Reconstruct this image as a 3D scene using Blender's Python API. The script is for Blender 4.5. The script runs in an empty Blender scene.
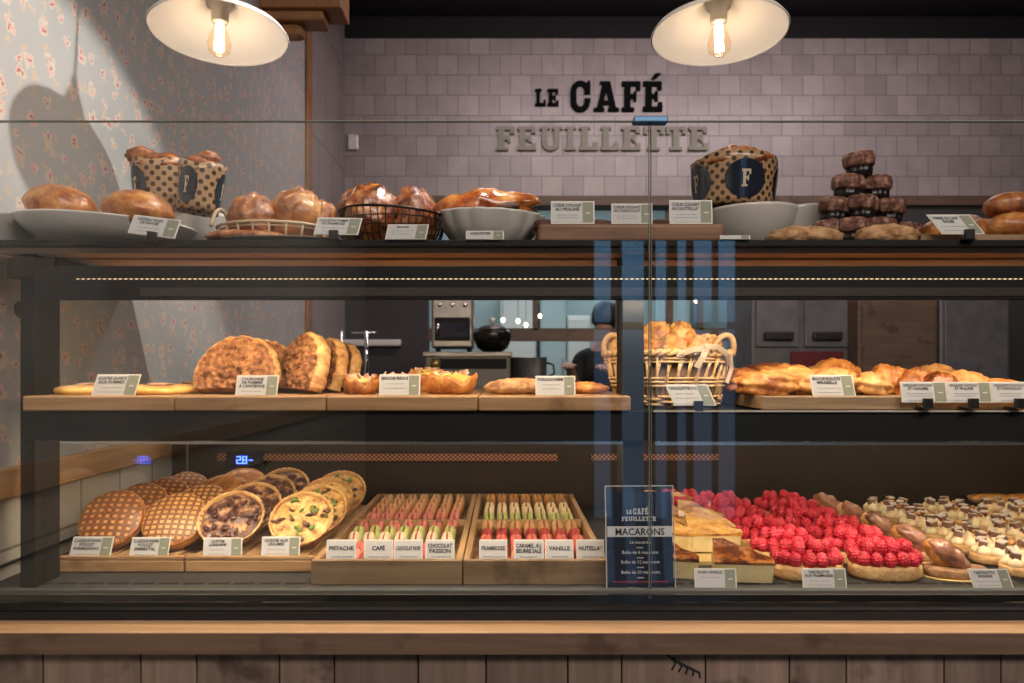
import bpy, bmesh, math, random
from math import pi, sin, cos, radians as R
from mathutils import Vector, Matrix, noise, Euler
random.seed(7)
C = bpy.context.scene.collection
F = 763.0; PX = 505.0; PY = 366.0; EYE = 1.25
def X(px, Y): return (px - PX) * Y / F
def Z(py, Y): return EYE + (PY - py) * Y / F
def S(n, Y): return n * Y / F
T = Matrix.Translation
def RX(a): return Matrix.Rotation(a, 4, 'X')
def RY(a): return Matrix.Rotation(a, 4, 'Y')
def RZ(a): return Matrix.Rotation(a, 4, 'Z')
def SC(x, y, z): return Matrix.Diagonal((x, y, z, 1))

# ------------------------------------------------------------------ materials
def nt(name):
    m = bpy.data.materials.new(name); m.use_nodes = True
    n = m.node_tree; b = n.nodes['Principled BSDF']
    return m, n, b
def lk(n, a, b): n.links.new(a, b)
def coords(n, scale=(1, 1, 1), kind='Object', rot=(0, 0, 0)):
    t = n.nodes.new('ShaderNodeTexCoord'); mp = n.nodes.new('ShaderNodeMapping')
    mp.inputs['Scale'].default_value = scale; mp.inputs['Rotation'].default_value = rot
    lk(n, t.outputs[kind], mp.inputs['Vector']); return mp.outputs['Vector']
def noise_n(n, vec, scale, detail=4, rough=.6, dist=0):
    x = n.nodes.new('ShaderNodeTexNoise'); x.inputs['Scale'].default_value = scale
    x.inputs['Detail'].default_value = detail; x.inputs['Roughness'].default_value = rough
    x.inputs['Distortion'].default_value = dist
    lk(n, vec, x.inputs['Vector']); return x.outputs['Fac']
def ramp(n, fac, stops):
    r = n.nodes.new('ShaderNodeValToRGB'); e = r.color_ramp.elements
    while len(e) < len(stops): e.new(.5)
    for k, (p, c) in enumerate(stops):
        e[k].position = p; e[k].color = (c[0], c[1], c[2], 1) if hasattr(c, '__len__') else (c, c, c, 1)
    lk(n, fac, r.inputs['Fac']); return r.outputs['Color']
def math_n(n, op, a, b=None, c=None):
    m = n.nodes.new('ShaderNodeMath'); m.operation = op
    for i, v in enumerate((a, b, c)):
        if v is None: continue
        if isinstance(v, (int, float)): m.inputs[i].default_value = v
        else: lk(n, v, m.inputs[i])
    return m.outputs[0]
def mix_n(n, fac, a, b):
    m = n.nodes.new('ShaderNodeMix'); m.data_type = 'RGBA'
    for s, v in ((0, fac), (6, a), (7, b)):
        if isinstance(v, (int, float)): m.inputs[s].default_value = v
        elif hasattr(v, '__len__'): m.inputs[s].default_value = (v[0], v[1], v[2], 1)
        else: lk(n, v, m.inputs[s])
    return m.outputs[2]
def bump_n(n, b, h, strength=.3, dist=.002):
    bp = n.nodes.new('ShaderNodeBump'); bp.inputs['Strength'].default_value = strength
    bp.inputs['Distance'].default_value = dist
    lk(n, h, bp.inputs['Height']); lk(n, bp.outputs['Normal'], b.inputs['Normal'])
def sx(v): return tuple((c / 255 / 12.92 if c / 255 <= .04045 else ((c / 255 + .055) / 1.055) ** 2.4) for c in v)

def flat(name, col, rough=.5, metal=0, coat=0, bump=0, bs=200, var=0, spec=.5):
    m, n, b = nt(name)
    b.inputs['Base Color'].default_value = (*col, 1); b.inputs['Roughness'].default_value = rough
    b.inputs['Metallic'].default_value = metal; b.inputs['Coat Weight'].default_value = coat; b.inputs['Specular IOR Level'].default_value = spec
    v = coords(n)
    f = noise_n(n, v, bs)
    if bump: bump_n(n, b, f, bump)
    if var:
        g = noise_n(n, v, 14, 3)
        lk(n, ramp(n, g, [(.3, tuple(c * (1 - var) for c in col)), (.7, tuple(min(1, c * (1 + var)) for c in col))]), b.inputs['Base Color'])
    return m
def baked(name, c1, c2, c3=None, scale=25, rough=.45, bump=.5, bs=120, coat=0, sss=.0, dist=.0055):
    """crust: noise blend of pale, golden and dark-baked colour with a crumbly bump"""
    m, n, b = nt(name); v = coords(n)
    inf = n.nodes.new('ShaderNodeObjectInfo')
    ad = n.nodes.new('ShaderNodeVectorMath'); ad.operation = 'ADD'
    lk(n, v, ad.inputs[0]); cb = n.nodes.new('ShaderNodeCombineXYZ')
    lk(n, inf.outputs['Random'], cb.inputs[0]); lk(n, inf.outputs['Random'], cb.inputs[1]); lk(n, cb.outputs[0], ad.inputs[1]); v = ad.outputs[0]
    f = noise_n(n, v, scale, 5, .65)
    st = [(.36, c1), (.62, c2)] if c3 is None else [(.34, c1), (.5, c2), (.66, c3)]
    lk(n, ramp(n, f, st), b.inputs['Base Color'])
    b.inputs['Roughness'].default_value = rough; b.inputs['Coat Weight'].default_value = coat; b.inputs['Coat Roughness'].default_value = .15
    if sss: b.inputs['Subsurface Weight'].default_value = sss; b.inputs['Subsurface Radius'].default_value = (.01, .005, .003)
    bump_n(n, b, noise_n(n, v, bs * .7, 5, .7), min(1, bump * 1.5), dist)
    return m
def wood(name, c1, c2, axis=0, sc=1, rough=.55, dark=None, island=False):
    m, n, b = nt(name)
    s = [22 * sc] * 3; s[axis] = 1.6 * sc
    t = n.nodes.new('ShaderNodeTexCoord'); inf = n.nodes.new('ShaderNodeObjectInfo')
    ad = n.nodes.new('ShaderNodeVectorMath'); ad.operation = 'ADD'
    cb = n.nodes.new('ShaderNodeCombineXYZ')
    rnd = inf.outputs['Random']
    if island:
        g = n.nodes.new('ShaderNodeNewGeometry'); rnd = g.outputs['Random Per Island']
    r9 = math_n(n, 'MULTIPLY', rnd, 9.0)
    for i in range(3): lk(n, r9, cb.inputs[i])
    lk(n, t.outputs['Object'], ad.inputs[0]); lk(n, cb.outputs[0], ad.inputs[1])
    mp = n.nodes.new('ShaderNodeMapping'); mp.inputs['Scale'].default_value = s
    lk(n, ad.outputs[0], mp.inputs['Vector'])
    f = noise_n(n, mp.outputs['Vector'], 2.2, 6, .65, .6)
    col = ramp(n, f, [(.3, c1), (.7, c2)])
    if dark:
        k = noise_n(n, ad.outputs[0], 9, 3)
        col = mix_n(n, ramp(n, k, [(.58, 0.0), (.68, .7)]), col, dark)
    if island:
        hs = n.nodes.new('ShaderNodeHueSaturation'); lk(n, col, hs.inputs['Color'])
        lk(n, math_n(n, 'MULTIPLY_ADD', rnd, .55, .7), hs.inputs['Value']); col = hs.outputs[0]
    lk(n, col, b.inputs['Base Color']); b.inputs['Roughness'].default_value = rough
    bump_n(n, b, f, .25, .001)
    return m
def emis(name, col, s):
    m, n, b = nt(name)
    b.inputs['Base Color'].default_value = (*col, 1); b.inputs['Emission Color'].default_value = (*col, 1)
    b.inputs['Emission Strength'].default_value = s; return m
def glass(name, tint=(1, 1, 1), ior=1.5, spec=1.0):
    m = bpy.data.materials.new(name); m.use_nodes = True; n = m.node_tree; n.nodes.clear()
    o = n.nodes.new('ShaderNodeOutputMaterial'); mx = n.nodes.new('ShaderNodeMixShader')
    t = n.nodes.new('ShaderNodeBsdfTransparent'); g = n.nodes.new('ShaderNodeBsdfGlossy'); fr = n.nodes.new('ShaderNodeFresnel')
    t.inputs['Color'].default_value = (*tint, 1); g.inputs['Roughness'].default_value = 0.0
    ge = n.nodes.new('ShaderNodeNewGeometry'); mr = n.nodes.new('ShaderNodeMapRange')   # same fresnel on both faces of the pane
    mr.inputs['To Min'].default_value = ior; mr.inputs['To Max'].default_value = 1 / ior
    lk(n, ge.outputs['Backfacing'], mr.inputs['Value']); lk(n, mr.outputs['Result'], fr.inputs['IOR'])
    lk(n, fr.outputs[0], mx.inputs[0]); lk(n, t.outputs[0], mx.inputs[1]); lk(n, g.outputs[0], mx.inputs[2]); lk(n, mx.outputs[0], o.inputs['Surface'])
    return m

def tile_mat(name, w, h, cols, mortar, axes, offset=.5, mort_w=.03, rough=.35, shift=(0, 0)):
    m, n, b = nt(name)
    t = n.nodes.new('ShaderNodeTexCoord'); sp = n.nodes.new('ShaderNodeSeparateXYZ'); cb = n.nodes.new('ShaderNodeCombineXYZ')
    lk(n, t.outputs['Object'], sp.inputs[0])
    lk(n, math_n(n, 'ADD', sp.outputs[axes[0]], shift[0]), cb.inputs[0]); lk(n, math_n(n, 'ADD', sp.outputs[axes[1]], shift[1]), cb.inputs[1])
    br = n.nodes.new('ShaderNodeTexBrick'); br.offset = offset
    br.inputs['Scale'].default_value = 1 / h; br.inputs['Brick Width'].default_value = w / h; br.inputs['Row Height'].default_value = 1
    br.inputs['Mortar Size'].default_value = mort_w; br.inputs['Mortar Smooth'].default_value = .3
    br.inputs['Color1'].default_value = (*cols[0], 1); br.inputs['Color2'].default_value = (*cols[1], 1); br.inputs['Mortar'].default_value = (*mortar, 1)
    lk(n, cb.outputs[0], br.inputs['Vector'])
    f = noise_n(n, t.outputs['Object'], 9, 4)
    hs = n.nodes.new('ShaderNodeHueSaturation'); lk(n, br.outputs['Color'], hs.inputs['Color'])
    lk(n, math_n(n, 'MULTIPLY_ADD', f, .5, .75), hs.inputs['Value'])
    lk(n, hs.outputs[0], b.inputs['Base Color']); b.inputs['Roughness'].default_value = rough
    h2 = math_n(n, 'ADD', math_n(n, 'MULTIPLY', br.outputs['Fac'], -1.0), math_n(n, 'MULTIPLY', noise_n(n, t.outputs['Object'], 25, 2), .8))
    bump_n(n, b, h2, .35, .004)
    return m

def wallpaper_mat():
    m, n, b = nt('floral_wallpaper')
    t = n.nodes.new('ShaderNodeTexCoord'); sp = n.nodes.new('ShaderNodeSeparateXYZ'); cb = n.nodes.new('ShaderNodeCombineXYZ')
    lk(n, t.outputs['Object'], sp.inputs[0]); lk(n, sp.outputs[1], cb.inputs[0]); lk(n, sp.outputs[2], cb.inputs[1])
    nz = n.nodes.new('ShaderNodeTexNoise'); nz.inputs['Scale'].default_value = 55; nz.inputs['Detail'].default_value = 2
    lk(n, cb.outputs[0], nz.inputs['Vector'])
    s1 = n.nodes.new('ShaderNodeVectorMath'); s1.operation = 'SUBTRACT'; s1.inputs[1].default_value = (.5, .5, .5); lk(n, nz.outputs['Color'], s1.inputs[0])
    s2 = n.nodes.new('ShaderNodeVectorMath'); s2.operation = 'SCALE'; s2.inputs['Scale'].default_value = .045; lk(n, s1.outputs[0], s2.inputs[0])
    s3 = n.nodes.new('ShaderNodeVectorMath'); s3.operation = 'ADD'; lk(n, cb.outputs[0], s3.inputs[0]); lk(n, s2.outputs[0], s3.inputs[1])
    def vor(scale, off):
        a = n.nodes.new('ShaderNodeVectorMath'); a.operation = 'ADD'; a.inputs[1].default_value = (off, off * .7, 0); lk(n, s3.outputs[0], a.inputs[0])
        v = n.nodes.new('ShaderNodeTexVoronoi'); v.voronoi_dimensions = '2D'; v.inputs['Scale'].default_value = scale; v.inputs['Randomness'].default_value = .75
        lk(n, a.outputs[0], v.inputs['Vector'])
        sc = n.nodes.new('ShaderNodeSeparateColor'); lk(n, v.outputs['Color'], sc.inputs[0]); return v.outputs['Distance'], sc.outputs[0], sc.outputs[1]
    col = ramp(n, noise_n(n, t.outputs['Object'], 3, 2), [(.3, (.42, .435, .44)), (.7, (.48, .49, .485))])
    # pale leaf sprigs
    d, r1, r2 = vor(26, 3.1)
    mk = math_n(n, 'MULTIPLY', math_n(n, 'LESS_THAN', d, .22), math_n(n, 'GREATER_THAN', r1, .62))
    col = mix_n(n, math_n(n, 'MULTIPLY', mk, .75), col, (.62, .50, .36))
    # cream petal clusters, rose petals, dark rose hearts
    for scale, off, thr in ((13.5, 0, .18), (19, 7.7, .48)):
        d, r1, r2 = vor(scale, off)
        pick = math_n(n, 'GREATER_THAN', r1, thr)
        m1 = math_n(n, 'MULTIPLY', math_n(n, 'LESS_THAN', d, .215), pick)
        col = mix_n(n, math_n(n, 'MULTIPLY', m1, .85), col, (.66, .59, .49))
        pet = math_n(n, 'GREATER_THAN', noise_n(n, s3.outputs[0], 85, 2), .49)
        m2 = math_n(n, 'MULTIPLY', math_n(n, 'MULTIPLY', math_n(n, 'LESS_THAN', d, .165), pick), pet)
        col = mix_n(n, math_n(n, 'MULTIPLY', m2, .85), col, (.70, .42, .38))
        m3 = math_n(n, 'MULTIPLY', math_n(n, 'LESS_THAN', d, .055), pick)
        col = mix_n(n, math_n(n, 'MULTIPLY', m3, .8), col, (.42, .07, .09))
    lk(n, col, b.inputs['Base Color']); b.inputs['Roughness'].default_value = .7
    return m

def dots_mat(name, base, dot, su, sv):
    """polka dots laid out in the mesh's own UVs (metres round the cup, metres up)"""
    m, n, b = nt(name)
    uv = n.nodes.new('ShaderNodeTexCoord'); sp = n.nodes.new('ShaderNodeSeparateXYZ'); lk(n, uv.outputs['UV'], sp.inputs[0])
    def lay(o):
        fu = math_n(n, 'SUBTRACT', math_n(n, 'FRACT', math_n(n, 'MULTIPLY_ADD', sp.outputs[0], 1 / su, o)), .5)
        fv = math_n(n, 'MULTIPLY', math_n(n, 'SUBTRACT', math_n(n, 'FRACT', math_n(n, 'MULTIPLY_ADD', sp.outputs[1], 1 / sv, o)), .5), sv / su)
        return math_n(n, 'LESS_THAN', math_n(n, 'ADD', math_n(n, 'MULTIPLY', fu, fu), math_n(n, 'MULTIPLY', fv, fv)), .045)
    k = math_n(n, 'MAXIMUM', lay(0.0), lay(.5))
    lk(n, mix_n(n, k, base, dot), b.inputs['Base Color']); b.inputs['Roughness'].default_value = .35; b.inputs['Coat Weight'].default_value = .3
    return m
def grid_mat(name, c1, c2, c3, step=.014, lw=.3):
    """waffle-iron marks: dark scored lines over a golden crust, in the pastry's own coordinates"""
    m, n, b = nt(name)
    t = n.nodes.new('ShaderNodeTexCoord'); sp = n.nodes.new('ShaderNodeSeparateXYZ'); lk(n, t.outputs['UV'], sp.inputs[0])
    nz = noise_n(n, t.outputs['UV'], 30, 3)
    l = []
    for i, (w, st) in enumerate(((lw, step), (lw, step * .8))):
        f = math_n(n, 'FRACT', math_n(n, 'ADD', math_n(n, 'MULTIPLY', sp.outputs[i], 1 / st), math_n(n, 'MULTIPLY', nz, .25)))
        l.append(math_n(n, 'LESS_THAN', math_n(n, 'ABSOLUTE', math_n(n, 'SUBTRACT', f, .5)), w / 2 + .02))
    k = math_n(n, 'MAXIMUM', l[0], l[1])
    base = ramp(n, noise_n(n, t.outputs['UV'], 18, 4), [(.35, c1), (.65, c2)])
    lk(n, mix_n(n, math_n(n, 'MULTIPLY', k, .85), base, c3), b.inputs['Base Color']); b.inputs['Roughness'].default_value = .4
    bump_n(n, b, math_n(n, 'SUBTRACT', 1.0, k), .8, .003)
    return m
def perf_mat():
    m, n, b = nt('grille_glint_dots')
    t = n.nodes.new('ShaderNodeTexCoord'); sp = n.nodes.new('ShaderNodeSeparateXYZ'); lk(n, t.outputs['Object'], sp.inputs[0])
    def lay(o):
        fu = math_n(n, 'SUBTRACT', math_n(n, 'FRACT', math_n(n, 'MULTIPLY_ADD', sp.outputs[0], 1 / .0125, o)), .5)
        fv = math_n(n, 'SUBTRACT', math_n(n, 'FRACT', math_n(n, 'MULTIPLY_ADD', sp.outputs[2], 1 / .0105, o)), .5)
        return math_n(n, 'LESS_THAN', math_n(n, 'ADD', math_n(n, 'MULTIPLY', fu, fu), math_n(n, 'MULTIPLY', fv, fv)), .09)
    k = math_n(n, 'MAXIMUM', lay(0.0), lay(.5))
    lk(n, mix_n(n, k, (.012, .010, .009), (.42, .20, .12)), b.inputs['Base Color']); b.inputs['Metallic'].default_value = .3  # warm dots are glints of the strip light painted on a dark band
    b.inputs['Roughness'].default_value = .45
    return m

K = {}
K['black'] = flat('black_steel', (.006, .006, .006), .6, 0, bump=.05, spec=.25)
K['black2'] = flat('dark_case_metal', (.008, .0088, .0085), .6, 0, spec=.25)
K['wellback'] = flat('brown_black_panel', (.030, .021, .016), .45, .2, var=.2)
K['beamshine'] = flat('beam_highlight_metal', (.055, .046, .04), .4, .4)  # paler than the beam: its soft reflection put into the colour
K['slotm'] = flat('slot_liner', (.004, .004, .004), .7)
K['lipmat'] = flat('pale_shelf_lip', (.42, .39, .34), .5)
K['matte_black'] = flat('matte_black', (.006, .006, .008), .8)
K['deck'] = flat('deck_steel', (.035, .034, .033), .65, 0, var=.3)
K['channel'] = flat('grey_channel', (.09, .095, .09), .55, .2)
K['silver'] = flat('silver_edge', (.62, .62, .6), .25, .9)
K['steel'] = flat('brushed_steel', (.42, .40, .38), .3, .9, var=.2)
K['steel_dk'] = flat('dull_steel', (.16, .155, .15), .35, .8)
K['chrome'] = flat('chrome', (.8, .8, .8), .12, 1)
K['bluesteel'] = flat('blue_clamp', (.10, .22, .38), .3, .6)
K['glass'] = glass('clear_glass', (.985, .995, .99))
K['glass_edge'] = flat('green_glass_edge', (.17, .19, .165), .25)
K['acrylic'] = glass('acrylic', (.97, .97, .97), 1.45)
K['acr_edge'] = flat('acrylic_edge', (.5, .5, .48), .2)
K['board'] = wood('oak_board', (.26, .135, .055), (.50, .30, .145), 0, dark=(.13, .055, .02))
K['darkboard'] = wood('dark_brown_board', (.12, .055, .028), (.25, .13, .07), 0)
K['board_y'] = wood('oak_board_lengthwise', (.30, .17, .075), (.52, .32, .16), 1)
K['tray'] = wood('tray_wood', (.20, .125, .065), (.36, .245, .14), 0, dark=(.10, .06, .03))
K['counter'] = wood('counter_wood_lit', (.44, .26, .13), (.62, .40, .23), 0, .6, .45)  # paler than the front edge: the lit top is put into the colour
K['ledge_face'] = wood('ledge_face_wood', (.09, .055, .034), (.165, .105, .07), 0, .6, .6, dark=(.05, .026, .015))
K['planks'] = wood('plank_wood', (.12, .082, .062), (.24, .175, .135), 2, .6, .6, dark=(.03, .016, .012), island=True)
K['slat'] = wood('shelf_slat_wood', (.34, .22, .15), (.48, .33, .24), 0, .7)
K['rail'] = wood('rail_wood', (.42, .24, .11), (.62, .40, .22), 1, .7, .4)
K['bracket'] = wood('bracket_wood', (.26, .12, .045), (.38, .19, .08), 1, .6)
K['kraftdot'] = dots_mat('kraft_polka_paper', (.36, .225, .12), (.04, .02, .01), .022, .022)
K['badge'] = flat('navy_badge', (.012, .017, .028), .2, coat=.7)
K['cream'] = flat('cream_print', (.45, .38, .28), .5)
K['white_ceramic'] = flat('white_ceramic', (.78, .76, .72), .25, coat=.4)
K['grey_ceramic'] = flat('grey_ceramic', (.52, .50, .46), .25, coat=.4)
K['dark_plate'] = flat('dark_plate', (.03, .032, .034), .35)
K['green_plate'] = flat('dull_green_plate', (.12, .115, .085), .4)
K['wicker'] = wood('wicker', (.42, .26, .11), (.66, .45, .22), 0, 3)
K['wicker_w'] = wood('pale_wicker', (.40, .30, .18), (.58, .46, .30), 0, 3)
K['wire'] = flat('dark_wire', (.03, .017, .01), .35, .6)
K['liner'] = flat('brown_liner', (.22, .13, .07), .9)
K['ribbon'] = flat('linen_ribbon', (.48, .38, .28), .8, bump=.3)
K['golden'] = baked('golden_crust', (.20, .055, .012), (.42, .15, .035), (.62, .32, .10), 32, .38, .35, 60, .35)
K['brown'] = baked('brown_crust', (.11, .028, .008), (.32, .10, .025), (.52, .22, .06), 44, .4, .5, 90, .3)
K['dkbrown'] = baked('dark_glazed_crust', (.06, .014, .005), (.24, .065, .018), (.50, .20, .06), 48, .25, .5, 70, .7)
K['orange'] = baked('orange_crust', (.26, .075, .018), (.52, .20, .045), (.72, .40, .13), 40, .4, .5, 80, .25)
K['puff'] = baked('puff_pastry', (.34, .12, .03), (.60, .30, .09), (.76, .50, .22), 26, .5, .7, 70)
K['crunch'] = baked('crunchy_sugar_crust', (.12, .03, .01), (.40, .15, .04), (.66, .34, .12), 60, .45, 1, 200, .3, dist=.009)
K['crunch_edge'] = baked('pale_crunch_edge', (.46, .20, .06), (.76, .48, .19), None, 60, .5, 1, 120, dist=.004)
K['sugar'] = baked('sugared_pastry', (.55, .28, .07), (.78, .52, .20), (.86, .72, .48), 18, .5, .3, 60)
K['icing'] = baked('icing_shards', (.34, .14, .09), (.76, .52, .40), None, 40, .5, .5, 90)
K['custard'] = baked('baked_custard', (.75, .42, .08), (.88, .62, .20), None, 20, .35, .3, 60, .3, .1)
K['cookie'] = baked('cookie', (.24, .11, .045), (.50, .28, .13), (.66, .42, .22), 50, .7, .9, 120)
K['choc'] = baked('chocolate_crumb', (.05, .016, .010), (.17, .065, .038), (.44, .25, .18), 90, .35, 1, 260, .2, dist=.004)
K['bcup'] = flat('black_baking_cup', (.007, .005, .005), .35)
K['fond'] = baked('fondant_cake', (.05, .02, .012), (.12, .05, .03), None, 30, .6, .4)
K['chocglaze'] = baked('milk_chocolate_glaze', (.15, .055, .028), (.34, .155, .095), (.48, .26, .17), 18, .25, .15, 40, .5)
K['biscuit'] = baked('biscuit_base', (.48, .25, .09), (.70, .45, .20), None, 60, .7, .5, 180)
K['biscuit_dk'] = baked('brown_biscuit_base', (.34, .17, .08), (.52, .30, .15), None, 60, .7, .5, 180)
K['rasp'] = baked('raspberry_red', (.44, .010, .025), (.68, .035, .065), None, 30, .38, .3, 200, .15, .15)
K['cream_kiss'] = baked('piped_cream', (.80, .58, .32), (.93, .80, .55), None, 30, .45, .15, 60, 0, .1)
K['cube_br'] = flat('nougat_cube_side', (.20, .10, .07), .5, var=.2)
K['cube_wh'] = flat('nougat_cube_top', (.62, .54, .46), .5)
K['goldcard'] = flat('gold_card', (.60, .44, .18), .4, .3)
K['flan'] = baked('flan_custard', (.70, .52, .22), (.84, .70, .38), None, 26, .5, .2, 50, 0, .15)
K['flantop'] = baked('burnished_flan_top', (.05, .014, .007), (.15, .042, .014), (.46, .20, .06), 24, .2, .3, 40, .7)
K['flantop2'] = baked('golden_flan_top', (.28, .065, .015), (.72, .36, .07), (.84, .58, .20), 26, .28, .4, 40, .5)
K['tartcrust'] = baked('tart_crust', (.46, .22, .07), (.76, .48, .20), None, 40, .5, .6, 90)
K['quiche_d'] = baked('quiche_lardon_filling', (.02, .008, .008), (.13, .05, .035), (.62, .34, .14), 45, .35, 1, 70, .3, dist=.004)
K['quiche_y'] = baked('quiche_egg_filling', (.22, .08, .03), (.62, .34, .10), (.80, .56, .22), 60, .4, 1, 90, .3, dist=.004)
K['greenbit'] = flat('green_vegetable', (.16, .22, .05), .4)
K['darkbit'] = flat('browned_meat', (.09, .025, .02), .35, var=.4)
K['waffle'] = grid_mat('grid_marked_crust', (.46, .17, .05), (.72, .36, .12), (.12, .035, .012), .0155, .50)
K['waffle2'] = grid_mat('fine_grid_crust', (.52, .24, .08), (.74, .42, .16), (.13, .04, .015), .0140, .36)
K['orangetart'] = baked('apricot_tart', (.55, .16, .03), (.82, .36, .06), (.92, .60, .18), 40, .3, .7, 60, .5)
MAC = {}
for nm, c in (('pink', (.72, .24, .19)), ('deep red', (.42, .05, .045)), ('rose red', (.62, .14, .11)), ('green', (.52, .60, .20)), ('speckled cream', (.80, .62, .42)),
              ('tan', (.68, .36, .17)), ('beige', (.66, .42, .23)), ('cream', (.84, .70, .42)), ('brown', (.45, .20, .09)), ('orange', (.72, .36, .10)), ('coral', (.72, .31, .18))):
    MAC[nm] = baked('macaron_' + nm.replace(' ', '_'), tuple(v * .82 for v in c), c, None, 120, .55, .15, 300)
K['macfill'] = flat('macaron_filling', (.34, .12, .06), .5); K['macfill_p'] = flat('pink_filling', (.42, .09, .08), .4)
K['card'] = flat('card_paper', (.56, .56, .56), .6); K['cardb'] = flat('card_border', (.74, .72, .66), .5)
K['cardgreen'] = flat('sage_price_panel', (.25, .265, .205), .6)
K['ink'] = flat('ink', (.02, .02, .02), .6); K['ink2'] = flat('grey_ink', (.16, .15, .14), .6); K['price'] = flat('pale_price_ink', (.62, .62, .52), .6)
K['clip'] = flat('black_plastic', (.012, .012, .012), .4)
K['navy'] = flat('navy_print', (.004, .010, .028), .5); K['white'] = flat('white_print', (.72, .72, .70), .5); K['red'] = flat('red_print', (.5, .03, .04), .5)
K['skin'] = flat('skin', (.50, .28, .20), .5); K['shirt'] = flat('black_cloth', (.008, .008, .010), .8); K['hair'] = flat('dark_hair', (.015, .01, .008), .5)
K['enamel'] = flat('cream_enamel', (.66, .64, .62), .35, coat=.3); K['brass'] = flat('brass', (.55, .38, .16), .3, .9)
K['bulbg'] = glass('bulb_glass', (1, .90, .78), 1.2)
K['bulb'] = emis('reflection_glow', (1, .80, .50), 9); K['fil'] = emis('filament', (1, .80, .52), 25); K['socket'] = flat('socket_ceramic', (.45, .42, .38), .5)
K['led'] = emis('led_bead', (1, .72, .42), 1.5)
K['ledblue'] = emis('blue_digits', (.10, .22, 1), 3.2)
K['teal'] = flat('pale_teal_wall', (.50, .60, .60), .6)
K['signblack'] = flat('sign_black', (.004, .005, .006), .9, spec=.1); K['signolive'] = flat('sign_olive', (.22, .21, .165), .5)
K['tile_back'] = tile_mat('zellige_tiles', .124, .1205, ((.30, .262, .265), (.385, .34, .335)), (.20, .172, .17), (0, 2), .5, .025, .35, (.03, .034))
K['tile_side'] = tile_mat('side_wall_tiles', .30, .60, ((.30, .26, .25), (.33, .29, .28)), (.2, .17, .17), (1, 2), .5, .01, .5)
K['tile_white'] = tile_mat('white_dado_tiles', .172, .30, ((.62, .58, .50), (.68, .64, .57)), (.30, .26, .20), (1, 2), 0, .012, .3, (-1.71 + .172 * 12, -.0))
K['wallpaper'] = wallpaper_mat()
K['floor'] = tile_mat('floor_tiles', .4, .4, ((.035, .032, .03), (.05, .046, .042)), (.02, .02, .02), (0, 1))
K['perf'] = perf_mat()
K['grey_panel'] = flat('grey_panel', (.16, .155, .17), .4, .3, var=.2)
K['redbox'] = flat('dark_red', (.14, .01, .015), .5)
K['plaster'] = flat('dark_plaster', (.05, .048, .05), .8)

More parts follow.
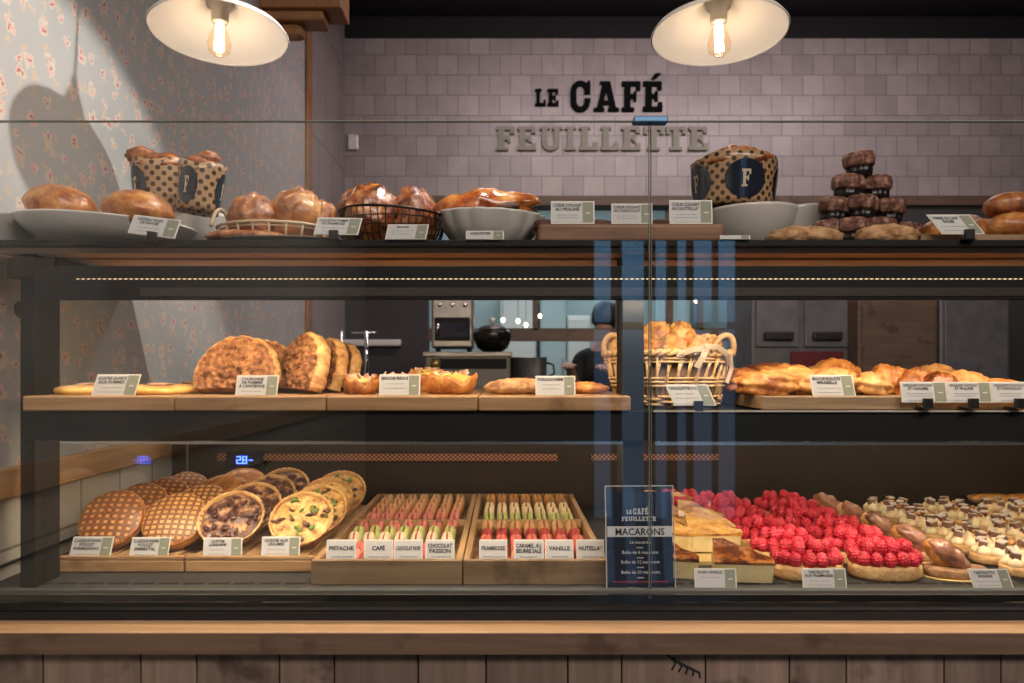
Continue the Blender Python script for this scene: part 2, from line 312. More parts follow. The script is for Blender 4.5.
# ------------------------------------------------------------------ mesh builder
class MB:
    def __init__(s): s.v = []; s.f = []; s.m = []; s.uv = None; s.uvs = {}
    def add(s, vs, fs, M=None, mi=0):
        o = len(s.v)
        for p in vs:
            p = Vector(p); s.v.append(M @ p if M else p)
        for f in fs: s.f.append([o + i for i in f]); s.m.append(mi)
        return o
    def box(s, c, d, M=None, mi=0):
        x, y, z = c; a, b, e = d[0] / 2, d[1] / 2, d[2] / 2
        vs = [(x + i * a, y + j * b, z + k * e) for i in (-1, 1) for j in (-1, 1) for k in (-1, 1)]
        s.add(vs, [(0, 1, 3, 2), (4, 6, 7, 5), (0, 4, 5, 1), (2, 3, 7, 6), (0, 2, 6, 4), (1, 5, 7, 3)], M, mi); return s
    def bx(s, x0, x1, y0, y1, z0, z1, mi=0): return s.box(((x0 + x1) / 2, (y0 + y1) / 2, (z0 + z1) / 2), (x1 - x0, y1 - y0, z1 - z0), None, mi)
    def lathe(s, prof, seg=32, M=None, mi=0, rf=None, zf=None, cap0=True, cap1=True):
        vs = []; fs = []
        for j, (r, z) in enumerate(prof):
            for i in range(seg):
                a = 2 * pi * i / seg; rr = r * (rf(a, j) if rf else 1)
                vs.append((rr * cos(a), rr * sin(a), z + (zf(a, j) if zf else 0)))
        for j in range(len(prof) - 1):
            for i in range(seg):
                k = (i + 1) % seg; fs.append((j * seg + i, j * seg + k, (j + 1) * seg + k, (j + 1) * seg + i))
        if cap0: fs.append(tuple(reversed(range(seg))))
        if cap1: fs.append(tuple((len(prof) - 1) * seg + i for i in range(seg)))
        s.add(vs, fs, M, mi); return s
    def blob(s, rad, seg=28, rings=16, disp=None, M=None, mi=0, base=None):
        """ellipsoid; disp(dir) returns a radius factor; base flattens it below that z"""
        vs = [(0, 0, -1)]; fs = []
        for j in range(1, rings):
            t = -pi / 2 + pi * j / rings
            for i in range(seg): a = 2 * pi * i / seg; vs.append((cos(t) * cos(a), cos(t) * sin(a), sin(t)))
        vs.append((0, 0, 1)); n = len(vs) - 1
        for i in range(seg):
            k = (i + 1) % seg; fs.append((0, 1 + k, 1 + i)); fs.append((n, n - seg + i, n - seg + k))
            for j in range(rings - 2): a = 1 + j * seg; fs.append((a + i, a + k, a + seg + k, a + seg + i))
        out = []
        for p in vs:
            q = Vector(p); w = disp(q) if disp else 1
            q = Vector((q.x * rad[0] * w, q.y * rad[1] * w, q.z * rad[2] * w))
            if M: q = M @ q
            if base is not None and q.z < base: q.z = base
            out.append(q)
        s.add(out, fs, None, mi); return s
    def tube(s, pts, r, seg=8, closed=False, M=None, mi=0, rr=None):
        pts = [Vector(p) for p in pts]; n = len(pts); vs = []; fs = []; up = Vector((0, 0, 1)); prev = None
        for i, p in enumerate(pts):
            t = (pts[(i + 1) % n] - pts[i - 1]) if closed else (pts[min(i + 1, n - 1)] - pts[max(i - 1, 0)])
            t.normalize()
            if prev is None: u = t.cross(up) if abs(t.dot(up)) < .95 else t.cross(Vector((1, 0, 0)))
            else: u = prev - t * prev.dot(t)
            u.normalize(); prev = u; w = t.cross(u); rad = rr[i] if rr else r
            for k in range(seg): a = 2 * pi * k / seg; vs.append(p + (u * cos(a) + w * sin(a)) * rad)
        m = n if closed else n - 1
        for i in range(m):
            j = (i + 1) % n
            for k in range(seg): l = (k + 1) % seg; fs.append((i * seg + k, i * seg + l, j * seg + l, j * seg + k))
        if not closed: fs.append(tuple(reversed(range(seg)))); fs.append(tuple((n - 1) * seg + k for k in range(seg)))
        s.add(vs, fs, M, mi); return s
    def prism(s, poly, y0, y1, M=None, mi=0):
        """polygon given in x,z extruded along y"""
        n = len(poly); vs = [(p[0], y0, p[1]) for p in poly] + [(p[0], y1, p[1]) for p in poly]
        fs = [tuple(range(n)), tuple(reversed(range(n, 2 * n)))] + [(i, n + i, n + (i + 1) % n, (i + 1) % n) for i in range(n)]
        s.add(vs, fs, M, mi); return s
    def build(s, name, mats, parent=None, bevel=0, smooth=True, loc=None, uvf=None, seg=2):
        me = bpy.data.meshes.new(name); me.from_pydata([tuple(v) for v in s.v], [], s.f)
        if not isinstance(mats, (list, tuple)): mats = [mats]
        for m in mats: me.materials.append(K[m] if isinstance(m, str) else m)
        me.polygons.foreach_set('material_index', s.m); me.polygons.foreach_set('use_smooth', [bool(smooth)] * len(s.f))
        if uvf:
            ul = me.uv_layers.new(name='UVMap')
            for l in me.loops: ul.data[l.index].uv = uvf(me.vertices[l.vertex_index].co)
        bm = bmesh.new(); bm.from_mesh(me); bmesh.ops.recalc_face_normals(bm, faces=bm.faces); bm.to_mesh(me); bm.free()
        me.update()
        if smooth and smooth is not True:
            me.set_sharp_from_angle(angle=R(smooth))
        o = bpy.data.objects.new(name, me); C.objects.link(o)
        if parent: o.parent = parent
        if loc is not None: o.location = loc
        if bevel:
            b = o.modifiers.new('bevel', 'BEVEL'); b.width = bevel; b.segments = seg; b.limit_method = 'ANGLE'; b.angle_limit = R(40)
        return o

def thing(name, label, cat, loc=(0, 0, 0), group=None, rot=(0, 0, 0)):
    o = bpy.data.objects.new(name, None); C.objects.link(o); o.empty_display_size = .02
    o.location = loc; o.rotation_euler = rot; o['label'] = label; o['category'] = cat
    if group: o['group'] = group
    return o
def tag(o, label, cat, group=None):
    o['label'] = label; o['category'] = cat
    if group: o['group'] = group
    return o
def struct(o): o['kind'] = 'structure'; return o
def dup(root, loc, rot=None, label=None, scale=None):
    r = root.copy(); C.objects.link(r); r.location = loc
    if rot is not None: r.rotation_euler = rot
    if scale is not None: r.scale = (scale,) * 3
    if label: r['label'] = label
    def rec(a, b):
        for ch in a.children:
            c = ch.copy(); C.objects.link(c); c.parent = b; rec(ch, c)
    rec(root, r); return r
def fbm(q, f, seed=0, o=3): return noise.fractal(Vector(q) * f + Vector((seed * 7.3, seed * 3.1, seed * 1.7)), 1.0, 2.0, o)
def lumpy(amp, f, seed): return lambda q: 1 + amp * fbm(q, f, seed)

# text ------------------------------------------------------------------
TC = {}
def text_mesh(txt, size, bold=0.0, align='CENTER', ext=0.0):
    key = (txt, round(size, 5), bold, align, ext)
    if key in TC: return TC[key]
    cu = bpy.data.curves.new('t', 'FONT'); cu.body = txt; cu.size = size; cu.align_x = align; cu.offset = bold * size; cu.resolution_u = 2; cu.extrude = ext
    o = bpy.data.objects.new('t', cu); C.objects.link(o); bpy.context.view_layer.update()
    me = bpy.data.meshes.new_from_object(o.evaluated_get(bpy.context.evaluated_depsgraph_get()))
    vs = [v.co.copy() for v in me.vertices]; fs = [tuple(p.vertices) for p in me.polygons]
    bpy.data.objects.remove(o); bpy.data.curves.remove(cu); bpy.data.meshes.remove(me)
    TC[key] = (vs, fs); return vs, fs
def add_text(mb, txt, size, x, z, y, bold=0.0, mi=0, width=None, ext=0.0, hs=1.0):
    vs, fs = text_mesh(txt, size, bold, 'CENTER', ext)
    if not vs: return
    w = max(v.x for v in vs) - min(v.x for v in vs); k = hs
    if width and w * k > width: k = width / w
    mb.add([(v.x * k + x, y - v.z, v.y + z) for v in vs], fs, None, mi)

# ------------------------------------------------------------------ camera & world
cam = bpy.data.cameras.new('camera'); co = bpy.data.objects.new('camera', cam); C.objects.link(co)
co.location = (0, 0, EYE); co.rotation_euler = (R(90), 0, 0)
cam.sensor_width = 36; cam.lens = F / 1024 * 36; cam.shift_x = (512 - PX) / 1024; cam.shift_y = (PY - 341.5) / 1024
cam.clip_start = .02; cam.dof.use_dof = True; cam.dof.focus_distance = 1.5; cam.dof.aperture_fstop = 5.0
sc = bpy.context.scene; sc.camera = co
w = bpy.data.worlds.new('dusk_sky'); sc.world = w; w.use_nodes = True
wn = w.node_tree; bg = wn.nodes['Background']
tc = wn.nodes.new('ShaderNodeTexCoord'); spx = wn.nodes.new('ShaderNodeSeparateXYZ'); wn.links.new(tc.outputs['Generated'], spx.inputs[0])
cr = wn.nodes.new('ShaderNodeValToRGB'); wn.links.new(spx.outputs[2], cr.inputs[0])
cr.color_ramp.elements[0].position = .0; cr.color_ramp.elements[0].color = (.10, .16, .26, 1)
cr.color_ramp.elements[1].position = .1; cr.color_ramp.elements[1].color = (.18, .42, .72, 1)
wn.links.new(cr.outputs[0], bg.inputs['Color']); bg.inputs['Strength'].default_value = 2.6
vs_ = sc.view_settings; vs_.view_transform = 'Standard'; vs_.look = 'None'; vs_.exposure = 0; vs_.gamma = 1; vs_.use_curve_mapping = False
sc.cycles.transparent_max_bounces = 24; sc.cycles.max_bounces = 8; sc.cycles.sample_clamp_indirect = 6; sc.cycles.caustics_reflective = False; sc.cycles.caustics_refractive = False

# ------------------------------------------------------------------ room
XW = -.95; XR = 3.6; YF = -2.6; YB = 4.53; ZC = 3.32
struct(MB().bx(XW - .1, XR + .1, YF - .1, 8.1, -.08, 0).build('floor', 'floor', smooth=False))
struct(MB().bx(XW - .1, XR + .1, YF - .1, 8.1, ZC, ZC + .1).build('ceiling', 'matte_black', smooth=False))
o = MB(); o.bx(XW - .1, XW, YF, 3.66, 1.02, ZC, 0); o.bx(XW - .1, XW, YF, 3.66, 0, 1.02, 1); o.bx(XW - .1, XW, 3.66, 8, 0, ZC, 2)
struct(o.build('wall_left', ['wallpaper', 'tile_white', 'tile_side'], smooth=False))
struct(MB().bx(XW, XW + .018, 3.62, 3.70, .0, ZC).build('trim_1', 'bracket', smooth=False, bevel=.006))
struct(MB().bx(XW, XW + .02, YF, 3.60, 1.0, 1.058).build('trim_2', 'rail', smooth=False, bevel=.004))
struct(MB().bx(XW, XW + .006, YF, 3.60, .872, .876).build('trim_3', 'steel_dk', smooth=False))
struct(MB().bx(XR, XR + .1, YF, 8, 0, ZC).build('wall_right', 'matte_black', smooth=False))
# wall behind the camera with the glazed shopfront whose panes mirror in the case
xs = [.50, .74, .80, .97, 1.04, 1.30, 1.36, 1.62]
o = MB(); o.bx(XW, .5, YF - .1, YF, 0, ZC); o.bx(1.62, XR, YF - .1, YF, 0, ZC); o.bx(.5, 1.62, YF - .1, YF, 2.12, ZC); o.bx(.5, 1.62, YF - .1, YF, 0, .14)
struct(o.build('wall_front', 'matte_black', smooth=False))
o = MB()
for a, b in ((.5, .61), (.73, .80), (.96, 1.03), (1.115, 1.18), (1.25, 1.29), (1.43, 1.46), (1.59, 1.62)): o.bx(a, b, YF - .08, YF - .02, .14, 2.12)
o.bx(.5, 1.62, YF - .08, YF - .02, 1.50, 1.55); o.bx(.5, 1.62, YF - .08, YF - .02, .14, .2)
struct(o.build('window_1', 'black', smooth=False))
# tiled bulkhead, kitchen opening
o = MB(); o.bx(XW, XR, YB, YB + .12, 2.255, 3.195 if ZC > 3.2 else ZC, 0)
struct(o.build('wall_back', 'tile_back', smooth=False))
struct(MB().bx(XW, XR, YB - .012, YB - .002, Z(38.5, YB), ZC).build('trim_4', 'matte_black', smooth=False))
struct(MB().bx(XW, XR, YB - .03, YB + .14, 2.2, 2.255).build('trim_5', 'ledge_face', smooth=False))
xk0 = X(428, YB); xk1 = X(742, YB)
o = MB(); o.bx(XW, xk0, YB, YB + .1, 0, 2.2); o.bx(xk1 + .08, XR, YB, YB + .1, 0, 2.2)
struct(o.build('wall_pass', 'plaster', smooth=False))
struct(MB().bx(xk1, xk1 + .08, YB - .03, YB + .1, 0, 2.2).build('trim_6', 'ledge_face', smooth=False, bevel=.004))
# pass window frame
o = MB(); o.bx(xk0, xk1, YB + .02, YB + .08, Z(341, YB), Z(328, YB)); o.bx(X(533, YB), X(538, YB), YB + .02, YB + .08, Z(330, YB), 2.2)
o.bx(X(617, YB), X(622, YB), YB + .02, YB + .08, Z(330, YB), 2.2); o.bx(X(668, YB), X(674, YB), YB + .02, YB + .08, Z(330, YB), 2.2); o.bx(X(700, YB), X(704, YB), YB + .02, YB + .08, Z(330, YB), 2.2); o.bx(xk0, xk1, YB + .02, YB + .08, 0, Z(392, YB))
struct(o.build('window_2', 'ledge_face', smooth=False))
struct(MB().bx(XW, XR, 8.0, 8.1, 0, ZC).build('wall_kitchen', 'teal', smooth=False))
# kitchen cupboards on far wall
for k, (a, b, z0, z1, m) in enumerate(((500, 536, .4, 2.0, 'white_ceramic'), (540, 566, .4, 2.1, 'teal'), (567, 590, .6, 1.75, 'white_ceramic'), (655, 690, .4, 2.1, 'teal'))):
    t = thing('kitchen_cabinet', ['pale kitchen cabinet left of the pass window mullion', 'teal kitchen cabinet right of the pass window mullion', 'low white kitchen cabinet behind the person in black', 'teal kitchen cabinet seen above the wicker basket'][k], 'cabinet', (X((a + b) / 2, 7.6), 7.6, 0), 'cabinets in the kitchen')
    wd = S(b - a, 7.6)
    MB().box((0, 0.15, (z0 + z1) / 2), (wd, .4, z1 - z0)).build('body', m, t, bevel=.01, smooth=False)
    MB().box((0, 0.15, z0 / 2), (wd * .96, .36, z0)).build('plinth', 'steel_dk', t, smooth=False)
    d = MB().box((0, -.06, (z0 + z1) / 2), (wd * .9, .02, (z1 - z0) * .94)).build('door', m, t, bevel=.004, smooth=False)
    MB().box((wd * .35, -.085, (z0 + z1) / 2), (.015, .02, .16)).build('handle', 'steel', d, smooth=False)

# wooden cornice box at the top of the left wall
Y0 = 2.95; zc0 = Z(7, Y0)
t = thing('wooden_cornice', 'brown wooden cornice box with stepped moulding high on the left wall', 'cornice', (XW, Y0, zc0))
MB().bx(0, X(341, Y0) - XW, 0, .16, 0, ZC - zc0 - .003).build('box', 'bracket', t, bevel=.006, smooth=False)
MB().bx(0, X(322, Y0) - XW, .02, .14, Z(17, Y0) - zc0, 0).build('upper_moulding', 'bracket', t, bevel=.012, smooth=False)
MB().bx(0, X(300, Y0) - XW, .04, .12, Z(31, Y0) - zc0, Z(17, Y0) - zc0).build('lower_moulding', 'bracket', t, bevel=.03, smooth=False)

# ------------------------------------------------------------------ wall lettering (slab serif, built from strokes)
def arc(cx, cz, rx, rz, a0, a1, n=14): return [(cx + rx * cos(R(a0 + (a1 - a0) * i / n)), cz + rz * sin(R(a0 + (a1 - a0) * i / n))) for i in range(n + 1)]
def slab(ch):
    s, h, v = .2, .15, .045   # stem, bar and serif
    r = lambda a, b, c, d: [(a, b), (c, b), (c, d), (a, d)]
    if ch == 'L': return .62, [r(.08, 0, .08 + s, 1), r(0, 0, .6, h), r(.46, 0, .6, .34), r(0, .88, .36, 1)]
    if ch in 'EÉ':
        g = [r(.08, 0, .08 + s, 1), r(0, 0, .62, h), r(.48, 0, .62, .30), r(0, 1 - h, .6, 1), r(.47, .72, .6, 1), r(.1, .43, .46, .57), r(.38, .34, .47, .66)]
        if ch == 'É': g.append([(.26, 1.08), (.38, 1.08), (.58, 1.27), (.38, 1.27)])
        return .66, g
    if ch == 'F': return .62, [r(.08, 0, .08 + s, 1), r(0, 0, .4, .12), r(0, 1 - h, .6, 1), r(.47, .70, .6, 1), r(.1, .43, .46, .57), r(.38, .34, .47, .66)]
    if ch == 'I': return .40, [r(.08, 0, .08 + s, 1), r(0, 0, .36, .12), r(0, .88, .36, 1)]
    if ch == 'T': return .66, [r(.22, 0, .22 + s, 1), r(.12, 0, .52, .12), r(0, 1 - h, .64, 1), r(0, .68, .11, 1), r(.53, .68, .64, 1)]
    if ch == 'U':
        out = arc(.37, .34, .29, .36, 180, 360); inn = arc(.37, .34, .11, .18, 180, 360)
        q = [[out[i], out[i + 1], inn[i + 1], inn[i]] for i in range(14)]
        return .76, q + [r(.08, .33, .26, 1), r(.48, .33, .66, 1), r(0, .88, .34, 1), r(.42, .88, .74, 1)]
    if ch == 'C':
        q = []
        for a0, a1, cz in ((0, 180, .66), (180, 360, .34)):
            out = arc(.36, cz, .32, .36, a0, a1); inn = arc(.36, cz, .13, .2, a0, a1)
            q += [[out[i], out[i + 1], inn[i + 1], inn[i]] for i in range(14)]
        return .72, q + [r(.04, .33, .23, .67), r(.49, .58, .68, .68), r(.49, .33, .68, .42), r(.58, .58, .68, 1)]
    if ch == 'A': return .84, [[(.08, 0), (.27, 0), (.47, 1), (.30, 1)], [(.54, 0), (.75, 0), (.53, 1), (.36, 1)], r(.2, .22, .62, .35), r(0, 0, .34, .11), r(.46, 0, .82, .11), r(.2, .9, .5, 1)]
    return .3, []
def slab_word(mb, word, x0, x1, z, h, y0, y1, mi=0, gap=.07, M=None):
    tot = sum(slab(c)[0] for c in word) + gap * (len(word) - 1); k = (x1 - x0) / tot; x = x0
    for c in word:
        wd, q = slab(c)
        for i_, p in enumerate(q): mb.prism([(x + a * k, z + b * h) for a, b in p], y0 - (y1 - y0) * .012 * i_, y1, M, mi)
        x += (wd + gap) * k
t = thing('wall_sign', 'black and olive raised lettering on the tiled back wall', 'sign', (0, YB - .002, 2.6))
zz = lambda py: Z(py, YB) - 2.6
for wd, a, b, zb, zt, mt, nm in (('LE', 535, 559, 106.5, 90, 'signblack', 'black_lettering'), ('CAFÉ', 569, 663, 112, 82.5, 'signblack', 'black_lettering'), ('FEUILLETTE', 496, 708, 151, 127.5, 'signolive', 'olive_lettering')):
    mb = MB(); slab_word(mb, wd, X(a, YB), X(b, YB), zz(zb), zz(zt) - zz(zb), -.02, .002); mb.build(nm, mt, t, smooth=False)
o = MB().box((0, -.012, 0), (.06, .025, .09)).build('light_switch', 'white_ceramic', bevel=.006, smooth=False, loc=(X(347, YB) + .04, YB, Z(143, YB)))
tag(o, 'small pale switch box on the tiled wall near its left corner', 'switch')

# ------------------------------------------------------------------ back-bar equipment seen through the middle shelf
t = thing('service_counter', 'dark service counter behind the display case', 'counter', (0, 3.6, 0))
MB().bx(XW + .02, 2.6, -.4, .4, 0, .96).build('body', 'plaster', t, smooth=False)
MB().bx(XW + .01, 2.62, -.42, .42, .96, 1.0).build('worktop', 'steel_dk', t, bevel=.004, smooth=False)
Y = 3.4
t = thing('warming_unit', 'wide stainless warming unit carrying the black bowl', 'kitchen machine', (X(468, Y), Y, 1.0))
hh = Z(352, Y) - 1.0; ww = S(86, Y)
MB().bx(-ww / 2, ww / 2, -.02, .35, 0, hh).build('body', 'steel_dk', t, bevel=.008, smooth=False)
MB().bx(-ww / 2 - .005, ww / 2 + .005, -.04, .36, hh - .02, hh).build('top_plate', 'steel', t, bevel=.003, smooth=False)
MB().bx(-ww * .35, ww * .45, -.026, -.016, hh - .075, hh - .03).build('control_panel', 'black', t, smooth=False)
MB().lathe([(0.001, 0), (.022, 0), (.025, .015), (.001, .02)], 20, T((-ww * .37, -.02, hh - .052)) @ RX(pi / 2)).build('knob', 'brass', t)
t = thing('coffee_grinder', 'small steel countertop oven with dark glass door', 'kitchen machine', (X(451, Y), Y + .08, Z(351.5, Y)))
w2 = S(43, Y); h2 = Z(296, Y) - Z(351.5, Y)
MB().bx(-w2 / 2, w2 / 2, 0, .22, .015, h2).build('body', 'steel', t, bevel=.012, smooth=False)
MB().bx(-w2 * .42, w2 * .42, -.008, .004, .05, h2 - .09).build('door', 'black', t, bevel=.006, smooth=False)
MB().bx(-w2 * .30, w2 * .36, -.011, -.006, .07, h2 - .115).build('window', flat('blue_dark_glass', (.02, .025, .05), .1, coat=1), t, smooth=False)
for dx in (-.5, 0, .5): MB().lathe([(0.001, 0), (.010, 0), (.009, .012), (.001, .013)], 16, T((dx * w2 * .6, -.001, h2 - .035)) @ RX(pi / 2)).build('knob', 'chrome', t)
MB().tube([(-w2 * .33, -.03, .08), (-w2 * .33, -.03, h2 - .12)], .005).build('handle', 'chrome', t)
for a in (-1, 1): MB().lathe([(.012, 0), (.012, .016)], 12, T((a * w2 * .38, .1, 0))).build('foot', 'clip', t)
t['label'] = 'steel countertop oven with dark glass door on the warming unit'; t.name = 'countertop_oven'
t = thing('lidded_bowl', 'round black bowl with pale lid on the warming unit', 'bowl', (X(492, Y), Y + .12, Z(352, Y)))
rb = S(19.5, Y)
MB().lathe([(rb * .45, 0), (rb * .8, .02), (rb, .06), (rb * 1.0, .09), (rb * .9, .105), (rb * .86, .10)], 40).build('body', flat('hammered_black', (.02, .018, .014), .18, .6, bump=.6, bs=30), t)
MB().lathe([(rb * .88, .10), (rb * .6, .122), (rb * .2, .13), (.001, .132)], 40).build('lid', 'steel_dk', t)
MB().lathe([(.008, .13), (.012, .145), (.014, .157), (.001, .162)], 20).build('knob', 'white_ceramic', t)
t = thing('stock_pot', 'tall steel pot with side handle right of the warming unit', 'pot', (X(529, Y), Y + .1, 1.0))
rp = S(19, Y); hp = Z(358, Y) - 1.0
MB().lathe([(rp, 0), (rp, hp), (rp + .006, hp + .004), (rp - .004, hp + .002), (rp - .006, .01)], 40).build('body', 'steel', t)
MB().tube([(rp, 0, hp - .02), (rp + .03, 0, hp - .03), (rp + .035, 0, hp - .07), (rp, 0, hp - .09)], .005).build('handle', 'clip', t)
t = thing('tap', 'chrome swan-neck tap in front of the dark wall', 'tap', (X(366, Y), Y, 1.0))
MB().tube([(0, 0, 0), (-.004, 0, .14), (.006, -.01, .26), (.004, -.02, Z(331, Y) - 1.0)], .009).build('spout', 'chrome', t)
MB().tube([(-.06, -.02, Z(333, Y) - 1.0), (.05, -.02, Z(333, Y) - 1.0)], .004).build('lever', 'chrome', t)
t = thing('tap', 'short chrome tap with no lever left of the swan-neck tap', 'tap', (X(340, Y), Y, 1.0))
MB().tube([(0, 0, 0), (0, 0, .2), (.008, -.01, Z(331, Y) - 1.0)], .007).build('spout', 'chrome', t)
o = MB().box((0, 0, 0), (S(66, YB), .05, .04)).build('utensil_rail', 'white_ceramic', bevel=.01, smooth=False, loc=(X(369, YB), YB - .025, Z(343, YB)))
tag(o, 'pale horizontal rail fixed to the dark wall behind the tap', 'rail')
Y = 3.5
t = thing('wall_oven', 'grey double oven behind the right half of the case', 'oven', (X(800, Y), Y, 1.0))
w3 = S(97, Y); z0 = Z(345, Y) - 1.0; z1 = Z(285, Y) - 1.0
MB().bx(-w3 / 2, w3 / 2, 0, .4, 0, z1).build('body', 'grey_panel', t, bevel=.01, smooth=False)
for k, a in enumerate((-.24, .26)):
    d = MB().bx(w3 * a - w3 * .22, w3 * a + w3 * .22, -.015, 0, z0 - .01, z1 - .03).build('door', 'grey_panel', t, bevel=.004, smooth=False)
    MB().bx(w3 * a - w3 * .15, w3 * a + w3 * .15, -.04, -.014, z0 + .02, z0 + .06).build('handle', 'clip', d, bevel=.008, smooth=False)
MB().bx(-w3 * .1, w3 * .44, -.012, 0, 0.02, z0 - .03).build('lower_panel', 'redbox', t, smooth=False)
for k, (a, b, zt) in enumerate(((858, 938, 330), (940, 1010, 316))):
    t = thing('tall_fridge', ['dark brown kitchen cupboard behind the layered pastries', 'taller greyish cupboard at the right edge behind the case'][k], 'cupboard', (X((a + b) / 2, 4.2), 4.2, 0))
    t.name = 'tall_cupboard'; wd = S(b - a, 4.2)
    MB().bx(-wd / 2, wd / 2, 0, .3, 0, Z(zt - 30, 4.2)).build('body', ['ledge_face', 'grey_panel'][k], t, bevel=.008, smooth=False)
    MB().bx(-wd / 2 + .02, wd / 2 - .02, -.015, 0, .1, Z(zt - 26, 4.2)).build('door', ['ledge_face', 'grey_panel'][k], t, bevel=.004, smooth=False)
# glowing bulbs added in the kitchen in place of lamp reflections
for k, (px, py) in enumerate(((503, 320), (518, 321), (526, 325), (696, 301), (540, 316))):
    Yk = 6.2 + .25 * k; t = thing('reflected_bulb', 'glowing stand-in for a lamp reflection, %s' % ['leftmost of three left of the window mullion', 'middle of three left of the window mullion', 'lowest of three left of the window mullion', 'hanging alone above the wicker basket', 'just right of the window mullion'][k], 'lamp reflection', (X(px, Yk), Yk, Z(py, Yk)), 'kitchen lamp reflections')
    MB().blob((.015, .015, .02), 16, 10).build('bulb', 'bulb', t)
    MB().tube([(0, 0, .018), (0, 0, ZC - Z(py, Yk))], .002, 6).build('cord', 'clip', t)

# person in black in the kitchen
def skin(name, nodes, edges, mat, parent, levels=2):
    me = bpy.data.meshes.new(name); me.from_pydata([n[0] for n in nodes], edges, []); me.materials.append(K[mat])
    o = bpy.data.objects.new(name, me); C.objects.link(o); o.parent = parent
    bpy.context.view_layer.objects.active = o
    md = o.modifiers.new('skin', 'SKIN'); md.use_smooth_shade = True
    if not me.skin_vertices: me.attributes  # layer is made by the modifier
    for i, nd in enumerate(nodes):
        sv = me.skin_vertices[0].data[i]; r = nd[1]; sv.radius = r if hasattr(r, '__len__') else (r, r)
    me.skin_vertices[0].data[0].use_root = True
    s = o.modifiers.new('sub', 'SUBSURF'); s.levels = levels; s.render_levels = levels
    for p in me.polygons: p.use_smooth = True
    return o
Yp = 4.95
t = thing('person', 'person in black clothes working in the kitchen, forearms held forward', 'person', (X(604, Yp), Yp, 0)); t.scale = (.93,) * 3
A = 1.0
body = [((0, 0, .95), (.13, .10)), ((0, 0, 1.12), (.125, .09)), ((0, 0, 1.30), (.16, .10)), ((0, 0, 1.42), (.08, .07)), ((0, -.01, 1.52), (.05, .05)), ((0, -.02, 1.60), (.075, .09)), ((0, -.02, 1.69), (.07, .085)),
        ((-.18, 0, 1.39), .055), ((-.19, -.04, 1.17), .048), ((-.26, -.26, 1.33), .03), ((-.29, -.36, 1.35), .03),
        ((.19, 0, 1.39), .05), ((.25, -.02, 1.14), .042), ((.06, -.26, 1.28), .03), ((-.04, -.32, 1.34), .03),
        ((-.09, 0, .85), .09), ((-.10, 0, .48), .06), ((-.10, .02, .08), .04), ((-.10, -.12, .03), .035),
        ((.09, 0, .85), .09), ((.10, 0, .48), .06), ((.10, .02, .08), .04), ((.10, -.12, .03), .035)]
be = [(0, 1), (1, 2), (2, 3), (3, 4), (4, 5), (5, 6), (3, 7), (7, 8), (8, 9), (9, 10), (3, 11), (11, 12), (12, 13), (13, 14), (0, 15), (15, 16), (16, 17), (17, 18), (0, 19), (19, 20), (20, 21), (21, 22)]
try:
    def skobj(name, nodes, edges, mat, parent):
        bm = bmesh.new(); lay = bm.verts.layers.skin.verify(); vs = [bm.verts.new(n[0]) for n in nodes]
        for i, v in enumerate(vs):
            r = nodes[i][1]; v[lay].radius = r if hasattr(r, '__len__') else (r, r); v[lay].use_root = (i == 0)
        for a, b in edges: bm.edges.new((vs[a], vs[b]))
        me = bpy.data.meshes.new(name); bm.to_mesh(me); bm.free(); me.materials.append(K[mat])
        ob = bpy.data.objects.new(name, me); C.objects.link(ob); ob.parent = parent
        md = ob.modifiers.new('skin', 'SKIN'); md.use_smooth_shade = True
        s = ob.modifiers.new('sub', 'SUBSURF'); s.levels = 2; s.render_levels = 2
        return ob
    skobj('body', body, be, 'skin', t)
    k = 1.28
    sh = [(n[0], tuple(x * k for x in n[1]) if hasattr(n[1], '__len__') else n[1] * 1.2) for n in body]
    skobj('shirt', [sh[i] for i in (0, 1, 2, 3, 7, 8, 11, 12)], [(0, 1), (1, 2), (2, 3), (3, 4), (4, 5), (3, 6), (6, 7)], 'shirt', t)
    skobj('trousers', [sh[0]] + [sh[i] for i in (15, 16, 17, 19, 20, 21)], [(0, 1), (1, 2), (2, 3), (0, 4), (4, 5), (5, 6)], 'shirt', t)
    for s_, hand in ((-1, (-.29, -.38, 1.35)), (1, (-.05, -.34, 1.34))):
        hb = [((hand[0], hand[1] + .04, hand[2]), (.028, .016)), ((hand[0], hand[1] - .02, hand[2]), (.036, .014))]; he = [(0, 1)]
        for q in range(4):
            x = hand[0] + (q - 1.5) * .019; l = (.06, .07, .065, .05)[q]
            hb += [((x, hand[1] - .045, hand[2]), .009), ((x, hand[1] - .045 - l * .6, hand[2] - .006), .008), ((x, hand[1] - .045 - l, hand[2] - .02), .007)]
            n0 = 2 + q * 3; he += [(1, n0), (n0, n0 + 1), (n0 + 1, n0 + 2)]
        hb += [((hand[0] - s_ * .038, hand[1] - .02, hand[2]), .010), ((hand[0] - s_ * .055, hand[1] - .05, hand[2] - .004), .008)]; he += [(0, 14), (14, 15)]
        skobj('hand', hb, he, 'skin', t)
    MB().blob((.100, .115, .135), 24, 14, lambda q: 1 if q.z > -.3 else .85, T((.01, -.005, 1.675))).build('hair', 'hair', t)
except Exception as e:
    print('person', e)

